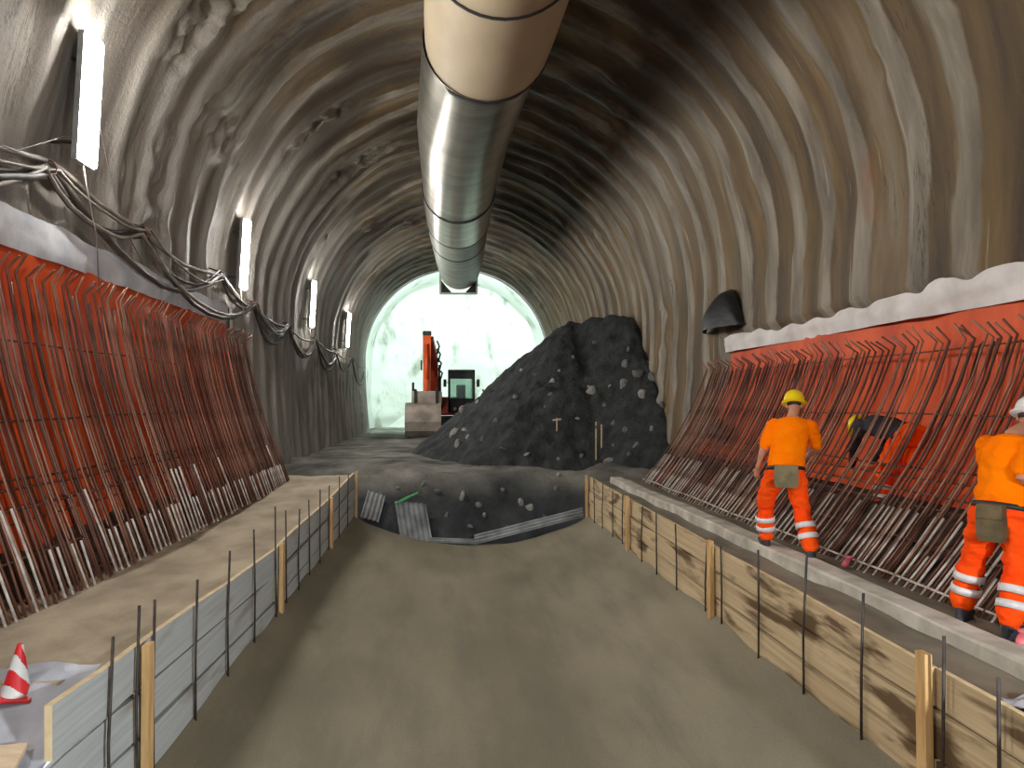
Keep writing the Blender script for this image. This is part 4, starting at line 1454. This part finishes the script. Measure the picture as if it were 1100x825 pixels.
def person(label, loc, F, J, shirt, long_sleeve, hel, tone, pouches, shirt_label, bands=True, hair=True):
    root = thing('person', label, 'person', loc)
    F = Vector(F).normalized()
    side = Vector((F.y, -F.x, 0)).normalized()      # the person's right
    pel, chest, neck, hd = [Vector(J[k]) for k in ('pelvis', 'chest', 'neck', 'head')]
    ax = (neck - pel).normalized()
    fr = side.cross(ax).normalized()
    if fr.dot(F) < 0:
        fr = -fr
    hips = (Vector(J['hipL']), Vector(J['hipR']))
    body = MB()
    # trunk under the clothes
    L = (neck - pel).length
    def trunk(b, grow):
        ring_loft(b, [(pel - ax * .10, side * (.135 + grow), fr * (.09 + grow)), (pel, side * (.165 + grow), fr * (.115 + grow)), (pel + ax * L * .3, side * (.145 + grow), fr * (.105 + grow)),
                      (pel + ax * L * .6, side * (.168 + grow), fr * (.12 + grow)), (pel + ax * L * .8, side * (.175 + grow), fr * (.112 + grow)), (pel + ax * L * .93, side * (.13 + grow), fr * (.085 + grow)), (neck, side * (.07 + grow * .3), fr * (.065 + grow * .3))], 20)
    trunk(body, 0)
    limb(body, [neck - ax * .05, neck, hd - Vector(J['head_up']) * .05], [.065, .058, .055])
    head(body, hd, J['face'], J['head_up'])
    for q in ('L', 'R'):
        limb(body, [J['sh' + q], J['el' + q], J['wr' + q]], [.052, .042, .028], 5)
        hand(body, J['wr' + q], Vector(J['wr' + q]) - Vector(J['el' + q]), J['palm' + q], J['thumb' + q], J.get('curl', .7))
        limb(body, [J['hip' + q], J['kn' + q], J['an' + q]], [.082, .055, .04], 5)
    bo = remesh('body', body, .0065, M['skin'], root, 3)
    # clothing
    sh = MB()
    ring_loft(sh, [(pel - ax * .01, side * .188, fr * .138), (pel + ax * L * .15, side * .186, fr * .135), (pel + ax * L * .35, side * .178, fr * .13),
                   (pel + ax * L * .62, side * .192, fr * .142), (pel + ax * L * .8, side * .195, fr * .13), (pel + ax * L * .93, side * .15, fr * .098), (neck - ax * .005, side * .078, fr * .072)], 24)
    for q in ('L', 'R'):
        a, e, w = Vector(J['sh' + q]), Vector(J['el' + q]), Vector(J['wr' + q])
        if long_sleeve:
            limb(sh, [a, e, w - (w - e) * .08], [.074, .06, .044], 5)
        else:
            limb(sh, [a, a.lerp(e, .8)], [.076, .07], 5)
    so = remesh('shirt', sh, .011, shirt, root, 5, .010, 9.0, loc[1])
    so['label'] = shirt_label
    tr = MB()
    ring_loft(tr, [(pel - ax * .16, side * .15, fr * .11), (pel - ax * .08, side * .182, fr * .138), (pel - ax * .01, side * .176, fr * .13), (pel + ax * .03, side * .165, fr * .12)], 20)
    for q in ('L', 'R'):
        h_, k_, a_ = Vector(J['hip' + q]), Vector(J['kn' + q]), Vector(J['an' + q])
        limb(tr, [h_, h_.lerp(k_, .5), k_, k_.lerp(a_, .5), a_ + Vector((0, 0, .0))], [.108, .104, .086, .086, .082], 4)
    to = remesh('trousers', tr, .011, M['hiviz'], root, 4, .013, 9.0, loc[1] + 4)
    to['label'] = 'orange high visibility trousers'
    bl = MB()
    ring_loft(bl, [(pel - ax * .035, side * .199, fr * .153), (pel + ax * .005, side * .199, fr * .153)], 24)
    bl.build('belt', M['black'], root, True)
    for q in ('L', 'R'):
        k_, a_ = Vector(J['kn' + q]), Vector(J['an' + q])
        if bands:
            for t in (.42, .72):
                band(root, k_.lerp(a_, t), a_ - k_, .104, .028)
        ft = Vector(J['toe' + q]).normalized()
        sd = ft.cross(Vector((0, 0, 1))).normalized()
        bt = MB()
        z0 = J['sole' + q]
        base = Vector((a_.x, a_.y, z0))
        U = Vector((0, 0, 1))
        ring_loft(bt, [(a_ + U * .06, sd * .052, ft * .055), (a_, sd * .05, ft * .06), (base + U * .05 + ft * .02, sd * .05, ft * .095), (base + U * .03 + ft * .05, sd * .05, ft * .15), (base + U * .0 + ft * .05, sd * .05, ft * .15)], 16)
        bt.ell(base + ft * .15 + U * .045, .05, .06, .042, 12, 8, Matrix((sd, ft, U)).transposed())
        remesh('boot', bt, .009, M['boot'], root, 2)
    helmet(root, hd + Vector(J['head_up']).normalized() * .0, J['face'], J['head_up'], hel, tone)
    if hair:
        hb = MB()
        f_, u_ = Vector(J['face']).normalized(), Vector(J['head_up']).normalized()
        s_ = f_.cross(u_).normalized()
        Rm = Matrix((s_, f_, s_.cross(f_))).transposed()
        hb.ell(hd - f_ * .020 + u_ * .018, .078, .081, .05, 16, 10, Rm)
        hb.build('hair', M['hair'], root, True)
    for (c, w, h, d, mt, lab) in pouches:
        c = Vector(c)
        nrm_ = c - pel
        nrm_.z = 0
        nrm_.normalize()
        t = Vector((-nrm_.y, nrm_.x, 0))
        pb = MB()
        rings = []
        for z, k in ((h / 2, .92), (h * .2, 1.0), (-h * .35, 1.0), (-h / 2, .85)):
            rings.append((c + Vector((0, 0, z)), t * w / 2 * k, nrm_ * d / 2 * k))
        v, f = [], []
        for cc, a, e in rings:
            v += [cc - a - e, cc + a - e, cc + a + e, cc - a + e]
        for i in range(3):
            for k in range(4):
                f.append((i * 4 + k, i * 4 + (k + 1) % 4, i * 4 + 4 + (k + 1) % 4, i * 4 + 4 + k))
        f += [(3, 2, 1, 0), (12, 13, 14, 15)]
        po = pb.add(v, f).build('tool_pouch', M[mt], root)
        po['label'] = lab
        fl = MB().add([c + Vector((0, 0, h * .5)) - t * w * .48 + nrm_ * d * .56, c + Vector((0, 0, h * .5)) + t * w * .48 + nrm_ * d * .56,
                       c + Vector((0, 0, h * .12)) + t * w * .5 + nrm_ * d * .6, c + Vector((0, 0, h * .12)) - t * w * .5 + nrm_ * d * .6], [(0, 1, 2, 3)])
        fo = fl.build('flap', M[mt], None, False, (0, 0, 0))
        fo.data.transform(Matrix.Translation(-root.location))
        fo.parent = po
    return root


Z1 = Vector((0, 0, 1))
# worker with the yellow helmet, seen from behind
person('worker in orange T-shirt, yellow helmet and orange trousers, seen from behind', (3.76, 8.15, .06), (.30, .95, 0), dict(
    pelvis=(3.72, 8.12, .98), chest=(3.78, 8.16, 1.25), neck=(3.84, 8.22, 1.535), head=(3.90, 8.30, 1.66), face=(.45, .86, -.32), head_up=(.12, .28, .95),
    shL=(3.66, 8.27, 1.45), elL=(3.555, 8.30, 1.18), wrL=(3.545, 8.42, .94), palmL=(.8, .5, 0), thumbL=(.3, .9, 0),
    shR=(4.00, 8.15, 1.44), elR=(4.12, 8.22, 1.19), wrR=(4.10, 8.46, 1.06), palmR=(-.8, .2, -.3), thumbR=(-.2, .3, .9),
    hipL=(3.63, 8.17, .93), knL=(3.62, 8.42, .52), anL=(3.66, 8.48, .17), toeL=(.15, 1, 0), soleL=.06,
    hipR=(3.80, 8.08, .93), knR=(3.85, 8.02, .52), anR=(3.87, 7.86, .16), toeR=(.45, .9, 0), soleR=.05),
    M['tshirt'], False, M['helmet_y'], 'yellow', [((3.66, 7.975, .90), .24, .24, .06, 'pouch', 'olive canvas tool pouch')], 'plain orange T-shirt')

# worker at the right edge, white helmet, turned to the bars
person('worker in orange shirt and trousers with white helmet, at the rebar cage', (4.05, 5.5, .02), (.88, .47, 0), dict(
    pelvis=(4.12, 5.48, .93), chest=(4.18, 5.52, 1.2), neck=(4.25, 5.55, 1.45), head=(4.44, 5.62, 1.57), face=(.85, .5, -.35), head_up=(.30, .16, .92),
    shL=(4.18, 5.72, 1.38), elL=(4.28, 5.82, 1.14), wrL=(4.46, 5.80, 1.02), palmL=(.3, -.2, -.9), thumbL=(.3, -.9, .2),
    shR=(4.26, 5.39, 1.37), elR=(4.12, 5.29, 1.16), wrR=(4.34, 5.36, 1.03), palmR=(.1, .8, -.5), thumbR=(0, .5, .9),
    hipL=(4.06, 5.54, .88), knL=(4.06, 5.70, .50), anL=(4.02, 5.76, .15), toeL=(.8, .7, 0), soleL=.0,
    hipR=(4.18, 5.41, .88), knR=(4.14, 5.36, .49), anR=(4.04, 5.30, .14), toeR=(.85, .55, 0), soleR=.0),
    M['tshirt'], False, M['helmet_w'], 'white', [((3.975, 5.39, .82), .17, .27, .09, 'pouch_dark', 'brown leather tool pouch')], 'loose orange T-shirt')

# worker bending down between the bars and the membrane
person('worker in dark top and yellow helmet, bending down behind the bars', (5.35, 8.75, .3), (-.06, 1, 0), dict(
    pelvis=(5.42, 8.72, 1.32), chest=(5.37, 9.05, 1.47), neck=(5.33, 9.32, 1.44), head=(5.30, 9.48, 1.38), face=(-.15, .45, -.9), head_up=(-.1, .88, .40),
    shL=(5.16, 9.22, 1.42), elL=(5.14, 9.34, 1.12), wrL=(5.20, 9.48, .88), palmL=(.8, 0, 0), thumbL=(.2, .9, 0),
    shR=(5.54, 9.22, 1.42), elR=(5.55, 9.36, 1.12), wrR=(5.47, 9.50, .90), palmR=(-.8, 0, 0), thumbR=(-.2, .9, 0),
    hipL=(5.33, 8.73, 1.26), knL=(5.24, 8.88, .82), anL=(5.18, 8.80, .46), toeL=(0, 1, 0), soleL=.36,
    hipR=(5.51, 8.70, 1.26), knR=(5.47, 8.80, .82), anR=(5.42, 8.66, .46), toeR=(0, 1, 0), soleR=.36),
    M['shirt_dark'], True, M['helmet_y'], 'yellow', [], 'dark work top')
